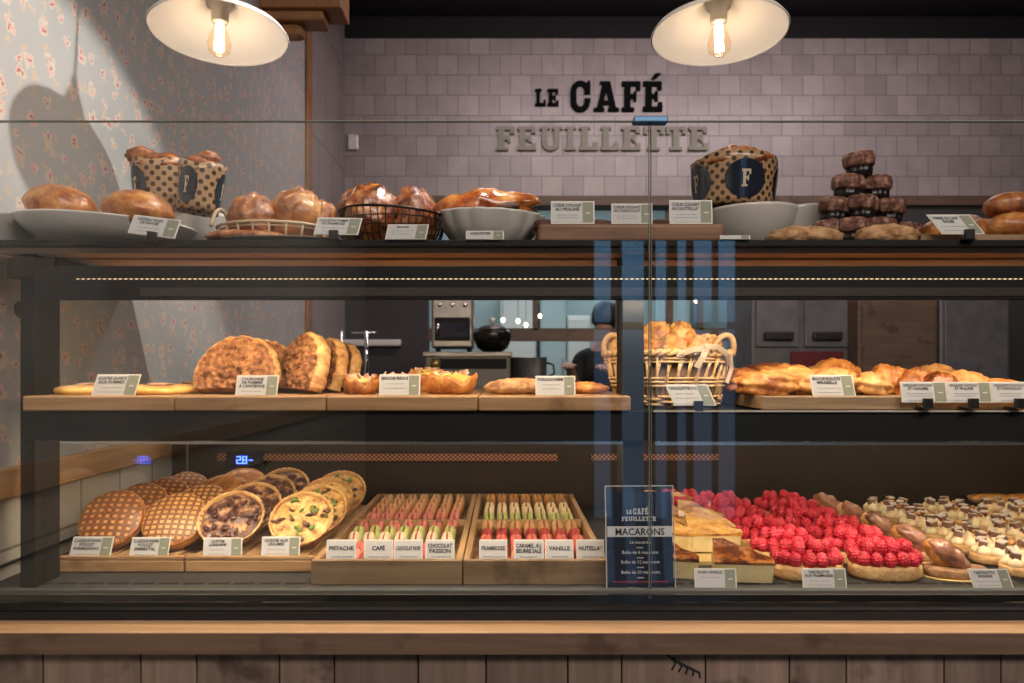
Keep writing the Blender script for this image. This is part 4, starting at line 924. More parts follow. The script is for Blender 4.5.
for k, (px, yy, rz) in enumerate(((714, 1.585, 8), (667, 1.59, -6), (709, 1.66, -10), (664, 1.685, 12), (702, 1.765, 6), (663, 1.79, -8), (696, 1.87, 14), (662, 1.90, 0))):
    flan_slice((X(px, yy), yy, ZD + .011), R(rz), ['second', 'second', 'third', 'third', 'fourth', 'fourth', 'rearmost', 'rearmost'][k] + [' golden flan slice from the glass, raspberry side', ' golden flan slice from the glass, menu side'][k % 2], 'flantop2', 1.05, 14)
    bpy.data.objects  # slices behind the front pair lie on a thin card
o = MB().bx(X(640, 1.5), X(756, 1.5), 1.515, 2.02, ZD + .0005, ZD + .0078).build('cake_card', 'goldcard', smooth=False); tag(o, 'thin gold card under the rear flan slices', 'cake board')
# ---- raspberry tarts
def raspberry_mesh():
    def d(q):
        v = (math.asin(max(-1, min(1, q.z))) + pi / 2) / pi; row = v * 8; ri = int(row); n = max(3, int(12 * cos((ri + .5) / 8 * pi - pi / 2)))
        u = (math.atan2(q.y, q.x) / (2 * pi) * n + .5 * (ri % 2)) % 1
        return (1 - .22 * max(0, q.z)) * (.80 + .22 * (abs(sin(pi * (row % 1))) * abs(sin(pi * u))) ** .6)
    return MB().blob((.0118, .0118, .0165), 44, 30, d)
rm = raspberry_mesh().build('raspberry', 'rasp', None); RASP = rm.data; bpy.data.objects.remove(rm)
def oval(mb, rx, ry, th, M=None, mi=0, k0=.94):
    mb.lathe([(k0, 0), (1, th * .3), (1, th * .75), (.97, th)], 48, (M or Matrix.Identity(4)) @ SC(rx, ry, 1), mi); return mb
def rasp_tart(loc, seed, lab):
    t = thing('raspberry_tartlet', lab, 'raspberry tartlet', loc, 'raspberry tartlets')
    oval(MB(), .068, .046, .027).build('biscuit_base', 'biscuit', t)
    rg = random.Random(seed); pts = []
    for k in range(14):
        a = 2 * pi * k / 14 + .1; pts.append((.056 * cos(a), .036 * sin(a), .040))
    for k in range(4): pts.append((-.030 + .020 * k, rg.uniform(-.006, .006), .040))
    for k in range(8): a = 2 * pi * k / 8 + rg.random() * .4; pts.append((.038 * cos(a), .020 * sin(a), .058 + rg.uniform(-.002, .002)))
    for p in pts:
        o = bpy.data.objects.new('raspberry', RASP); C.objects.link(o); o.parent = t
        o.location = (p[0] + rg.uniform(-.002, .002), p[1] + rg.uniform(-.002, .002), p[2] + rg.uniform(-.0015, .002)); o.rotation_euler = (rg.uniform(-.35, .35), rg.uniform(-.35, .35), rg.uniform(0, 6))
        s_ = rg.uniform(.96, 1.12); o.scale = (s_, s_, s_)
    return t
for c in range(2):
    for i in range(6):
        Yt = 1.435 + .108 * i; xx = (.567 if c == 0 else .714) + random.uniform(-.004, .004) - (.004 * i if c == 0 else 0)
        rasp_tart((xx, Yt, ZD), c * 10 + i, 'raspberry tartlet, %s from the glass in the %s column' % (['nearest', 'second', 'third', 'fourth', 'fifth', 'sixth'][i], ['left', 'right'][c]))
# a third short column at the back left
for i in range(2):
    rasp_tart((.452 - .0 * i, 1.87 + .108 * i, ZD + .004), 40 + i, ['nearer', 'rearmost'][i] + ' raspberry tartlet of the short column behind the flan slices')

# ---- chocolate-glazed choux tarts
def choc_tart(loc, lab, seed, rz=0):
    t = thing('chocolate_tartlet', lab, 'chocolate tartlet', loc, 'chocolate glazed tartlets', (0, 0, rz))
    oval(MB(), .062, .040, .0025).build('gold_card', 'goldcard', t)
    oval(MB(), .056, .035, .017, T((0, 0, .0025))).build('biscuit_base', 'biscuit_dk', t)
    M = T((-.010, .0, .040)) @ RY(R(40))
    MB().blob((.040, .024, .021), 32, 18, lumpy(.12, 2, seed), T((-.017, .010, .036)) @ RY(R(44))).build('choux', 'puff', t)
    MB().blob((.043, .025, .020), 48, 26, lambda q: 1 + .10 * sin(q.x * 9 + seed) * max(0, q.z + .2) + .07 * sin(q.y * 7 + q.x * 3) * max(0, q.z) + .10 * fbm(q, 2.4, seed), M).build('chocolate_glaze', 'chocglaze', t)
for i in range(5):
    Yt = 1.435 + .13 * i; choc_tart((.846 + .003 * (i % 2), Yt, ZD), 'milk chocolate glazed tartlet, %s from the glass' % ['nearest', 'second', 'third', 'fourth', 'fifth'][i], i, R(random.uniform(-6, 6)))

# ---- cream tarts with nougat cubes
def kiss():
    return MB().lathe([(.009, 0), (.0115, .004), (.0105, .009), (.0065, .013), (.0025, .017), (.0004, .0195)], 20, rf=lambda a, j: 1 + .07 * sin(a * 6 + j * .6))
km = kiss().build('k', 'cream_kiss', None); KISS = km.data; bpy.data.objects.remove(km)
cb = MB(); cb.box((0, 0, .0055), (.017, .015, .011), None, 0); cb.box((0, 0, .0122), (.0168, .0148, .0026), None, 1)
cm = cb.build('c', ['cube_br', 'cube_wh'], None, smooth=False); CUBE = cm.data; bpy.data.objects.remove(cm)
nm_ = MB().blob((.006, .006, .005), 10, 8, lumpy(.3, 2, 1)).build('n', 'puff', None); NUT = nm_.data; bpy.data.objects.remove(nm_)
def cream_tart(loc, lab, seed):
    t = thing('cream_tartlet', lab, 'cream tartlet', loc, 'cream tartlets with nougat cubes'); rg = random.Random(seed)
    oval(MB(), .066, .045, .003).build('gold_card', 'clip', t); oval(MB(), .062, .042, .019, T((0, 0, .003))).build('biscuit_base', 'biscuit', t)
    for k in range(14):
        if k < 9: a = 2 * pi * k / 9; x, y = .045 * cos(a), .028 * sin(a)
        else: x, y = -.026 + .013 * (k - 9), rg.uniform(-.008, .008)
        o = bpy.data.objects.new('cream_rosette', KISS); C.objects.link(o); o.parent = t; o.location = (x + rg.uniform(-.002, .002), y, .020); o.scale = (1.18,) * 3
    for k in range(6):
        a = 2 * pi * k / 6 + rg.random() * .5; o = bpy.data.objects.new('nougat_cube', CUBE); C.objects.link(o); o.parent = t
        o.location = (.042 * cos(a), .026 * sin(a), .035 + rg.uniform(0, .004)); o.rotation_euler = (rg.uniform(-.25, .25), rg.uniform(-.25, .25), rg.uniform(0, 1.5))
    for k in range(3):
        o = bpy.data.objects.new('hazelnut', NUT); C.objects.link(o); o.parent = t; o.location = (rg.uniform(-.03, .03), rg.uniform(-.02, .02), .044)
for c, xc in enumerate((.995, 1.145, 1.295)):
    for i in range(7):
        Yt = 1.435 + .092 * i
        if X(1040, Yt) < xc - .06: continue
        cream_tart((xc, Yt, ZD), 'cream tartlet with nougat cubes, %s from the glass in the %s column' % (['nearest', 'second', 'third', 'fourth', 'fifth', 'sixth', 'rearmost'][i], ['left', 'middle', 'right'][c]), c * 20 + i)
# ---- apricot tarts at the back right
for i, (px, yy) in enumerate(((985, 2.03), (1014, 2.06))):
    pass
for i, (xx, yy) in enumerate(((1.33, 2.09), (1.19, 2.09))): pass
t0 = None
for i, (px, yy, zt_) in enumerate(((992, 2.085, 0), (1030, 2.085, 0))):
    t = thing('apricot_tart', ['flat orange tart behind the cream tartlets', 'flat orange tart at the far right back corner'][i], 'tart', (X(px, yy), yy, ZD), 'apricot tarts')
    # rests on a small riser so that its top shows over the cream tartlets
    MB().bx(-.06, .06, -.03, .035, 0, .026).build('riser', 'steel_dk', t, smooth=False)
    MB().lathe([(.058, .026), (.066, .038), (.062, .040), (.058, .036)], 40, SC(1, .6, 1)).build('crust', 'tartcrust', t)
    MB().blob((.060, .036, .009), 30, 12, lumpy(.2, 4, i), T((0, 0, .037))).build('fruit', 'orangetart', t)

# ------------------------------------------------------------------ middle shelf food
zb = ZMB
# sugared tarts
for i, (px, yy, r) in enumerate(((88, 1.46, .062), (160, 1.45, .068), (122, 1.58, .062), (192, 1.58, .055))):
    t = thing('sugared_tart', ['sugar-dusted flat tart at the left end of the shelf', 'sugar-dusted flat tart right of its card', 'rear sugar-dusted flat tart behind the card', 'rear sugar-dusted flat tart beside the crusty disc'][i], 'tart', (X(px, yy), yy, zb), 'sugared flat tarts')
    flat_disc(r, .012, seed=i + 20, wob=.08, top=lambda a, b, k: .006 * (1 - k) + .003 * fbm((a, b, 0), 40, i)).build('pastry', ['custard', 'sugar'], t)
    MB().lathe([(r * .3, .016), (r * .35, .019), (r * .1, .021), (.001, .021)], 30, rf=lambda a, j: 1 + .3 * fbm((cos(a), sin(a), 0), 2, i)).build('icing', 'icing', t)
card(91, 135, 374, 396, 1.352, ['QUATRE QUARTS', 'AUX POMMES'], 'white card before the sugar-dusted tarts on the middle shelf', skew=.2)
# crusty discs
def crust_disc(lab, px, yy, r, tilt, yaw, seed, th=.026, cut=.34):
    t = thing('crusty_disc', lab, 'sugar crusted pastry', (X(px, yy), yy, zb + r * cut * sin(R(tilt)) + .001), 'big sugar crusted discs', (R(tilt), 0, R(yaw)))
    def top(a, b, k):
        rad = math.hypot(a, b); ang = math.atan2(b, a)
        return .005 * (1 - k) + .0026 * sin(rad * 430 + 2 * sin(ang * 3 + seed)) * k + .008 * fbm((a, b, 0), 95, seed)
    mb = flat_disc(r, th, seg=120, rings=30, seed=seed, wob=.03, top=top)
    for v in mb.v:
        e_ = min(1, math.hypot(v.x, v.y) / r) ** 4
        v.x += .0045 * e_ * fbm(v, 90, seed); v.y += .0045 * e_ * fbm(v, 90, seed + 1); v.z += .003 * fbm(v, 90, seed + 2); v.y = max(v.y, -cut * r)
    mb.build('pastry', ['crunch_edge', 'crunch'], t)
crust_disc('big sugar-crusted disc at the left, face to the glass', 240, 1.44, .081, 70, -4, 1)
crust_disc('second sugar-crusted disc behind the left big one', 262, 1.53, .078, 70, 8, 2)
crust_disc('tall sugar-crusted disc turned sideways right of its card', 309, 1.47, .080, 74, -48, 3, .030, .42)
crust_disc('sugar-crusted disc leaning behind the tall sideways one', 330, 1.55, .076, 74, -52, 4, .026, .42)
crust_disc('rearmost sugar-crusted disc before the tap', 346, 1.61, .070, 74, -54, 5, .024, .42)
card(235, 277, 375, 396, 1.352, ['COURONNE', 'DE POMMES', "À L'ANCIENNE"], "white card reading COURONNE DE POMMES À L'ANCIENNE", tsize=S(3.9, 1.352), skew=.05)
# filled brioches
def filled_brioche(lab, px, yy, rx, ry, rz, seed, yaw=0, yellow=True):
    t = thing('filled_brioche', lab, 'filled brioche', (X(px, yy), yy, zb), 'custard filled brioches', (0, 0, R(yaw)))
    MB().lathe([(.75, 0), (.95, rz * .3), (1.02, rz * .75), (.97, rz * .95), (.84, rz * .8), (.7, rz * .62)], 48, SC(rx, ry, 1), rf=lambda a, j: 1 + .16 * fbm((cos(a), sin(a), 0), 1.6, seed), zf=lambda a, j: (.006 * sin(3 * a + seed) + .004 * sin(7 * a)) if j else 0).build('bun', 'orange' if yellow else 'brown', t)
    MB().blob((rx * .86, ry * .84, rz * .38), 36, 16, lumpy(.16, 3, seed), T((0, 0, rz * .78))).build('custard_filling', 'custard' if yellow else 'sugar', t)
    rg = random.Random(seed); mb = MB()
    for k in range(11):
        a = rg.uniform(0, 2 * pi); d = rg.uniform(.2, .85)
        mb.box((0, 0, 0), (rg.uniform(.008, .014), .003, rg.uniform(.006, .010)), T((rx * d * cos(a), ry * d * sin(a), rz * 1.08 + rg.uniform(0, .004))) @ Euler((rg.uniform(-.9, .9), rg.uniform(-.7, .7), rg.uniform(0, 3))).to_matrix().to_4x4())
    mb.build('sugar_shards', 'icing', t, smooth=False, bevel=.001)
filled_brioche('small cream-topped bun between crusty discs and card', 361, 1.43, .031, .04, .028, 2, yellow=False)
filled_brioche('custard brioche behind its white card', 396, 1.50, .042, .04, .030, 5)
filled_brioche('large custard brioche with icing shards right of its card', 452, 1.44, .047, .05, .034, 8)
filled_brioche('custard brioche farther back between the other two', 428, 1.55, .04, .04, .040, 9)
card(379, 420, 374, 396, 1.352, ['BRIOCHE PERDUE'], 'white card reading BRIOCHE PERDUE', small=2)
# seeded flat loaves
def stick_loaf(lab, px, yy, L_, rr, seed, yaw=0, mat='brown', z=0):
    t = thing('stick_loaf', lab, 'stick loaf', (X(px, yy), yy, zb + z), 'stick loaves', (0, 0, R(yaw)))
    MB().blob((L_, rr, rr * .62), 48, 18, lambda q: 1 + .07 * sin(q.x * 22 + q.y * 4) * max(0, q.z) + .09 * fbm((q.x * 3, q.y, q.z), 2, seed), T((0, 0, rr * .5)), base=0).build('loaf', mat, t)
stick_loaf('seeded stick loaf left of the card beside the basket', 517, 1.42, .062, .026, 1, 4, 'cookie')
stick_loaf('seeded stick loaf lying behind the front one', 524, 1.50, .066, .026, 2, -4, 'orange', 0)
stick_loaf('orange stick loaf end showing right of the card', 585, 1.45, .045, .02, 3, -6, 'orange')
stick_loaf('stick loaf behind the card beside the basket', 553, 1.56, .06, .024, 4, 0, 'golden')
card(535.5, 575.5, 375.5, 396, 1.352, ['TORSADE POMME'], 'white card beside the centre post on the last oak board', small=2)

# wicker basket
Yb = 1.50; bx0, bx1 = 610, 724
t = thing('wicker_basket', 'oval wicker basket with two loop handles and a linen ribbon', 'basket', (X(667, Yb), Yb, ZM))
a1 = S(62, Yb); b1 = .085; a0 = S(50, Yb); b0 = .066; H = Z(353, 1.42) - ZM
def ring(z, k=1.0, n=72, wave=0, ph=0):
    u = z / H; ax = (a0 + (a1 - a0) * u) * k; bx_ = (b0 + (b1 - b0) * u) * k
    return [((ax + wave * sin(i * pi * 2 * 12 / n + ph)) * cos(2 * pi * i / n), (bx_ + wave * sin(i * 2 * pi * 12 / n + ph)) * sin(2 * pi * i / n), z) for i in range(n)]
mb = MB()
for k in range(4): mb.tube(ring(.006 + .005 * k, 1.0, 72, .003, k * pi), .0032, 6, True)
for z in (H * .40, H * .47, H * .54, H * .84, H * .90): mb.tube(ring(z, 1.0, 72, .003, z * 900), .003, 6, True)
mb.build('weave', 'wicker', t)
mb = MB()
for i in range(36):
    a = 2 * pi * i / 36; mb.tube([(a0 * cos(a), b0 * sin(a), .002), (a1 * cos(a + .06), b1 * sin(a + .06), H)], .0026, 6)
    mb.tube([(a0 * cos(a), b0 * sin(a), .002), (a1 * cos(a + .32), b1 * sin(a + .32), H)], .0022, 6)
mb.build('stakes', 'wicker', t)
mb = MB(); n = 160
for ph in (0, pi):
    mb.tube([((a1 + .004 * cos(i * .9 + ph)) * cos(2 * pi * i / n), (b1 + .004 * cos(i * .9 + ph)) * sin(2 * pi * i / n), H + .004 * sin(i * .9 + ph)) for i in range(n)], .0045, 7, True)
mb.build('braided_rim', 'wicker', t)
MB().lathe([(.98, 0), (1, .004), (.98, .006)], 40, SC(a0, b0, 1)).build('base', 'wicker', t)
MB().lathe([(.93, .006), (.97, .02), (1.0, H * .9)], 48, SC((a0 + a1) / 2 * .9, b1 * .86, 1), cap1=False).build('cloth_liner', 'liner', t)
for s_ in (-1, 1):
    MB().tube([(s_ * (a1 - .022 - .024 * cos(pi * i / 16) + .010 * sin(pi * i / 16)), -.035 + .02 * i / 16, H - .004 + .040 * sin(pi * i / 16)) for i in range(17)], .0055, 10).build('handle', 'wicker', t)
rb_ = MB()
def strip(pts, wd, th=.0012):
    for p, q in zip(pts, pts[1:]):
        p = Vector(p); q = Vector(q); d = (q - p); l = d.length; d.normalize(); up = Vector((0, -1, 0)); s1 = d.cross(up).normalized(); M = Matrix((s1.to_4d(), up.to_4d(), d.to_4d(), (0, 0, 0, 1))).transposed(); M[3][3] = 1; M[0][3], M[1][3], M[2][3] = (p + q) / 2; M[3][0] = M[3][1] = M[3][2] = 0
        rb_.box((0, 0, 0), (wd, th, l * 1.12), M)
bs = -b1 - .006
strip([(.03, bs, H), (.05, bs - .006, H + .012), (.075, bs + .01, H + .012), (.1, bs + .03, H - .002), (.108, bs + .045, H - .02)], .010)
strip([(.052, bs - .004, H + .008), (.046, bs - .006, H - .008), (.034, bs - .004, H - .026)], .011)
strip([(.112, bs + .05, H), (.116, bs + .055, H - .03), (.106, bs + .05, H - .055)], .008); strip([(.0, bs + .002, H - .004), (.03, bs - .002, H + .006), (.052, bs - .006, H + .008)], .010)
rb_.build('linen_ribbon', 'ribbon', t, smooth=60, bevel=.0005)
# chouquettes inside, heaped from the liner up
rg = random.Random(3); labs = ['at the far left of the basket', 'left front of the heap', 'centre front of the heap', 'right front of the heap', 'beside the right handle', 'left rear of the heap', 'centre rear of the heap', 'right rear of the heap', 'topmost left of the heap', 'topmost right of the heap']
sp = [(-.085, -.01, 0), (-.045, -.035, 0), (0, -.04, 0), (.045, -.035, 0), (.08, 0, 0), (-.045, .03, .006), (0, .035, .006), (.045, .03, .006), (-.02, -.002, .026), (.024, 0, .024)]
o = MB().lathe([(.9, 0), (1, .006)], 40, T((0, 0, H * .84)) @ SC(a1 * .84, b1 * .8, 1)).build('inner_tray', 'ribbon', t)
for k, (x, y, z) in enumerate(sp):
    c = thing('chouquette', 'sugary chouquette ' + labs[k], 'choux puff', (X(667, Yb) + x, Yb + y, ZM + H * .84 + .008 + z), 'chouquettes in the wicker basket')
    MB().blob((.031, .028, .026), 36, 22, lumpy(.30, 2.6, k), T((0, 0, .020)), base=0).build('puff', 'puff', c)
    mb = MB()
    for q in range(9): a = rg.uniform(0, 6.28); e_ = rg.uniform(.3, 1.4); mb.box((0, 0, 0), (.0035,) * 3, T((.026 * cos(a) * cos(e_), .024 * sin(a) * cos(e_), .016 + .022 * sin(e_))) @ RX(a))
    mb.build('pearl_sugar', 'white_ceramic', c, smooth=False)
card(674, 716.5, 381, 402.5, 1.348, ['CHOUQUETTES X10'], 'tilted white card clipped before the wicker basket', skew=-.38, clip=(698, 11), zfix=ZM + .009, yaw=0)

# flaky rolls on the thick board
def flaky(lab, px, yy, rx, ry, rz, seed, yaw=0, z=0, mat='orange', zbase=None, grp='flaky rolls on the thick board', ridge=9):
    t = thing('flaky_roll', lab, 'flaky pastry roll', (X(px, yy), yy, (zbase if zbase is not None else Z(396.5, 1.345)) + z), grp, (0, 0, R(yaw)))
    MB().blob((rx * 1.12, ry, rz * 1.12), 72, 30, lambda q: 1 + .06 * sin((q.z + .25 * q.x) * ridge + seed) + .14 * fbm((q.x * 2, q.y, q.z), 1.6, seed), T((0, 0, rz * .82)), base=0).build('pastry', mat, t)
    return t
FL = [('dark-ended flaky roll against the wicker basket', 742, 1.50, .042, .04, .026, 1, 10, 0, 'brown'), ('front left flaky roll on the thick board', 766, 1.405, .05, .03, .024, 2, -6, 0, 'orange'),
      ('long flaky roll behind the front left one', 788, 1.49, .058, .034, .030, 3, -4, 0, 'orange'), ('front middle flaky roll left of the card', 797, 1.43, .042, .03, .027, 4, 6, 0, 'puff'),
      ('tallest flaky roll above the white card', 832, 1.53, .052, .04, .034, 5, -5, 0, 'orange'), ('layered flaky roll behind the white card', 833, 1.42, .04, .03, .026, 6, 0, 0, 'puff'),
      ('pale layered pastry right of the white card', 872, 1.41, .032, .03, .022, 7, 12, 0, 'puff'), ('round flaky roll at the right end of the thick board', 888, 1.50, .038, .036, .030, 8, -20, 0, 'orange'),
      ('rear flaky roll on the thick board', 770, 1.62, .06, .034, .032, 9, 0, 0, 'brown')]
for k in FL: flaky(*k)
card(813, 856, 374.5, 396.5, 1.353, ['BRIOCHE FEUILLETÉE', 'MIRABELLE'], 'white card reading BRIOCHE FEUILLETÉE MIRABELLE', skew=-.1)
z2 = Z(402.5, 1.352)
CR = [('chocolate chip roll left behind the three clipped cards', 915, 1.47, .038, .03, .03, 1, 'brown'), ('dark chocolate twist behind the first clipped card', 938, 1.45, .034, .032, .027, 2, 'dkbrown'), ('golden twist behind the second clipped card', 964, 1.47, .042, .032, .029, 3, 'puff'),
      ('flat golden pastry behind the third clipped card', 1002, 1.45, .036, .03, .022, 4, 'orange'), ('golden twist at the rear above the clipped cards', 935, 1.58, .05, .03, .036, 5, 'puff')]
for lab, px, yy, rx, ry, rz, sd, mt in CR: flaky(lab, px, yy, rx, ry, rz, sd, 0, 0, mt, z2, 'pastries behind the clipped cards', 7)
for k, (a, b, ti) in enumerate(((902, 948, ['CROQUANT CHOCOLAT', 'ET CARAMEL']), (948.5, 992.5, ['CROQUANT CHOCOLAT', 'ET PRALINÉ']), (993, 1040, ['CROQUANT CHOCOLAT', 'ET CHOCOLAT']))):
    card(a, b, 381.5, 402.5, 1.330, ti, ['left', 'middle', 'right'][k] + ' one of three white cards with black holders on the shelf edge', clip=((a + b) / 2 + 1.5, 9.5), tsize=S(3.6, 1.33), small=3, zfix=None, group='clipped cards on the middle shelf')

# ------------------------------------------------------------------ top shelf food
def plate(lab, px, yy, rx, rim_z, mat='white_ceramic', ry=None, tiltx=0, roll=0, foot=.55, scallop=0, name='plate'):
    t = thing(name, lab, 'plate' if name != 'bowl' else 'bowl', (X(px, yy), yy, ZT), 'white plates on the top shelf' if name == 'plate' else None, (R(tiltx), R(roll), 0)); ry = ry or rx; H = rim_z - ZT
    rf = (lambda a, j: 1 + (scallop * abs(sin(a * 8)) if j in (4, 5, 6, 7) else 0)) if scallop else None
    MB().lathe([(foot, 0), (foot * .92, .004), (foot * .98, H * .10), (foot + (1 - foot) * .5, H * .32), (foot + (1 - foot) * .80, H * .66), (.985, H * .95), (1.0, H), (.97, H * .985), (foot + (1 - foot) * .7, H * .62), (foot * .95, H * .30), (.001, H * .26)], 96, SC(rx, ry, 1), rf=rf, cap0=True, cap1=False).build('dish', mat, t)
    return t
# plate A with two brioches, plate B with two wrapped cakes
YA = 1.50; plate('big white plate at the far left carrying two round brioches', 106, YA, S(86, YA), Z(214, 1.40), foot=.45, ry=.14, roll=3)
YBp = 1.70; plate('white plate behind, carrying two polka dot wrapped cakes', 172, YBp, S(62, YBp), Z(207, 1.60), foot=.45, ry=.13, roll=2)
def round_brioche(lab, px, yy, zc, rx, ry, rz, seed, roll=0):
    t = thing('round_brioche', lab, 'brioche', (X(px, yy), yy, zc), 'round brioches', (0, R(roll), 0))
    MB().blob((rx, ry, rz), 48, 24, lambda q: 1 + .05 * fbm(q, 2, seed) - (.03 if q.z < 0 else 0), T((0, 0, rz * .6)), base=0).build('loaf', 'golden', t)
round_brioche('round golden brioche at the far left end of the plate', 59, 1.46, Z(209, 1.46) - .024, S(34, 1.5), .055, S(22, 1.5), 3, 9)
round_brioche('round brown brioche right on the plate, before the wrapped cake', 137, 1.44, Z(227, 1.44), S(34, 1.44), .06, S(23, 1.44), 4, 6)
def wrapped_cake(lab, px, yy, zbase, rb_, rt, H, badges, seed, rot=(0, 0, 0), knob=(0, 0)):
    t = thing('wrapped_cake', lab, 'paper wrapped cake', (X(px, yy), yy, zbase), 'polka dot wrapped cakes', rot)
    def rad(z): return rb_ + (rt - rb_) * z / H
    zf = lambda a: H * (1 + .05 * sin(a * 2 + seed) + .02 * sin(a * 5))
    n = 72; mb = MB(); vs = []; fs = []
    for j in range(9):
        for i in range(n + 1):
            a = 2 * pi * i / n; z = zf(a) * j / 8; r = rad(z) * (1 + .004 * sin(a * 24)); vs.append((r * cos(a), r * sin(a), z))
    for j in range(8):
        for i in range(n): p = j * (n + 1) + i; fs.append((p, p + 1, p + n + 2, p + n + 1))
    mb.add(vs, fs)
    rm_ = (rb_ + rt) / 2
    me_o = mb.build('paper_cup', 'kraftdot', t, uvf=lambda c: ((math.atan2(c.y, c.x) + pi) * rm_, c.z))
    ul = me_o.data.uv_layers[0]  # keep the seam faces from wrapping
    for p in me_o.data.polygons:
        us = [ul.data[l].uv[0] for l in p.loop_indices]
        if max(us) - min(us) > rm_ * 3:
            for l in p.loop_indices:
                if ul.data[l].uv[0] < rm_ * 3: ul.data[l].uv[0] += 2 * pi * rm_
    sd_ = me_o.modifiers.new('thick', 'SOLIDIFY'); sd_.thickness = .0008
    def wrap(u, v, off): r = rad(v) * 1.006 + off; a = u / rm_; return (r * cos(a), r * sin(a), v)
    for ba in badges:
        c0 = R(ba) * rm_; mb = MB(); rx, rz = rb_ * .52, H * .38; rings = 6; vs = [wrap(c0, H * .48, .0012)]; fs = []
        for j in range(1, rings + 1):
            for i in range(32): a = 2 * pi * i / 32; vs.append(wrap(c0 + rx * j / rings * cos(a), H * .48 + rz * j / rings * sin(a), .0012))
        for i in range(32):
            k = (i + 1) % 32; fs.append((0, 1 + i, 1 + k))
            for j in range(rings - 1): b_ = 1 + j * 32; fs.append((b_ + i, b_ + 32 + i, b_ + 32 + k, b_ + k))
        mb.add(vs, fs); bd = mb.build('badge', 'badge', t)
        mb = MB(); q_ = []
        ph, pw = rz * .9, rx * .7
        for poly in slab('F')[1]:
            x0, x1 = min(p[0] for p in poly), max(p[0] for p in poly); z0, z1 = min(p[1] for p in poly), max(p[1] for p in poly)
            m_ = 4
            for i in range(m_):
                u0 = c0 + (x0 + (x1 - x0) * i / m_ - .3) * pw; u1 = c0 + (x0 + (x1 - x0) * (i + 1) / m_ - .3) * pw; v0 = H * .48 + (z0 - .5) * ph; v1 = H * .48 + (z1 - .5) * ph
                mb.add([wrap(u0, v0, .002), wrap(u1, v0, .002), wrap(u1, v1, .002), wrap(u0, v1, .002)], [(0, 1, 2, 3)])
        mb.build('letter', 'cream', bd, smooth=False)
    MB().blob((rt * .97, rt * .97, H * .30), 40, 18, lumpy(.14, 2.5, seed), T((0, 0, H * .88))).build('cake', 'dkbrown', t)
    MB().blob((rt * .5, rt * .5, H * .16), 30, 14, lumpy(.3, 3, seed + 2), T((knob[0], knob[1], H * 1.1))).build('crown', 'brown', t)
    return t
zpB = Z(207, 1.60) - .018
wrapped_cake('left polka dot wrapped cake on the rear white plate', 166, 1.62, zpB + .002, S(27, 1.62), S(31, 1.62), .112, (-128, 20), 1, (0, R(-2), 0), (-.035, -.02))
wrapped_cake('right polka dot wrapped cake leaning beside the left one', 197, 1.53, zpB - .008, S(20, 1.53), S(23, 1.53), .096, (-112, -10), 2, (0, R(7), R(10)), (.012, -.012))
# white rattan tray with turnovers
Yt = 1.47
t = thing('rattan_tray', 'shallow pale rattan tray with loop handle holding turnovers', 'basket', (X(276, Yt), Yt, ZT))
ra, rbb = S(56, Yt), .095; hz = Z(221, 1.375) - ZT
el = lambda k, z, n=60: [(ra * k * cos(2 * pi * i / n), rbb * k * sin(2 * pi * i / n), z) for i in range(n)]
mb = MB().tube(el(1, hz), .003, 8, True); mb.tube(el(.96, hz - .006), .002, 6, True); mb.build('rim', 'wicker_w', t)
MB().lathe([(.9, 0), (.93, .006), (.9, .007)], 40, SC(ra, rbb, 1)).build('base', 'wicker_w', t)
mb = MB()
for i in range(22): a = 2 * pi * i / 22; mb.tube([(ra * .9 * cos(a), rbb * .9 * sin(a), .003), (ra * cos(a), rbb * sin(a), hz)], .0022, 6)
mb.build('spokes', 'wicker_w', t)
mb = MB().tube([(-ra * 1.0 + .0 + .018 * (1 - cos(pi * i / 12)) * .5, -.045 + .05 * i / 12, hz + .036 * sin(pi * i / 12)) for i in range(13)], .0035, 8); mb.build('handle', 'wicker_w', t)
def turnover(lab, px, yy, zc, rx, ry, rz, seed, yaw=0, roll=0, mat='brown', grp='turnovers in the rattan tray'):
    t = thing('apple_turnover', lab, 'turnover', (X(px, yy), yy, zc), grp, (0, R(roll), R(yaw)))
    def d(q):
        vein = abs(sin(q.x * 6 + abs(q.y + .3) * 6 + seed)) ** .4; return 1 - .20 * (1 - vein) * max(0, q.z + .1) + .10 * fbm(q, 2, seed) - (.05 if q.z < 0 else 0)
    MB().blob((rx, ry, rz), 72, 30, d, T((0, 0, rz * .7)), base=0).build('pastry', mat, t)
turnover('front left turnover on top in the rattan tray', 254, 1.43, ZT + .009, .048, .047, .056, 1, 15)
turnover('tall oval scored turnover in the middle of the rattan tray', 289, 1.45, ZT + .016, .054, .044, .063, 2, -10, 20, 'golden')
turnover('small turnover at the right end of the rattan tray', 322, 1.48, ZT + .009, .036, .04, .055, 3, 5, 0)
t = thing('oval_plate', 'flat dull green plate at the shelf edge before the rattan tray', 'plate', (X(278, 1.40), 1.40, ZT))
MB().lathe([(.6, 0), (.65, .003), (1.0, .0095), (.99, .011), (.62, .006), (.001, .006)], 60, SC(S(67, 1.4), .055, 1), cap1=False).build('dish', 'green_plate', t)
def cookie(lab, px, yy, zc, rx, ry, rz, seed, mat='cookie'):
    t = thing('flat_cookie', lab, 'cookie', (X(px, yy), yy, zc), 'big flat cookies')
    MB().blob((rx, ry, rz), 56, 18, lambda q: 1 + .07 * fbm(q, 3, seed) + (.12 * fbm(q, 9, seed) if q.z > 0 else 0), T((0, 0, rz * .55)), base=0).build('biscuit', mat, t)
cookie('big brown cookie on the dull green plate', 247, 1.40, ZT + .0075, S(41, 1.4), .045, .013, 1, 'brown')
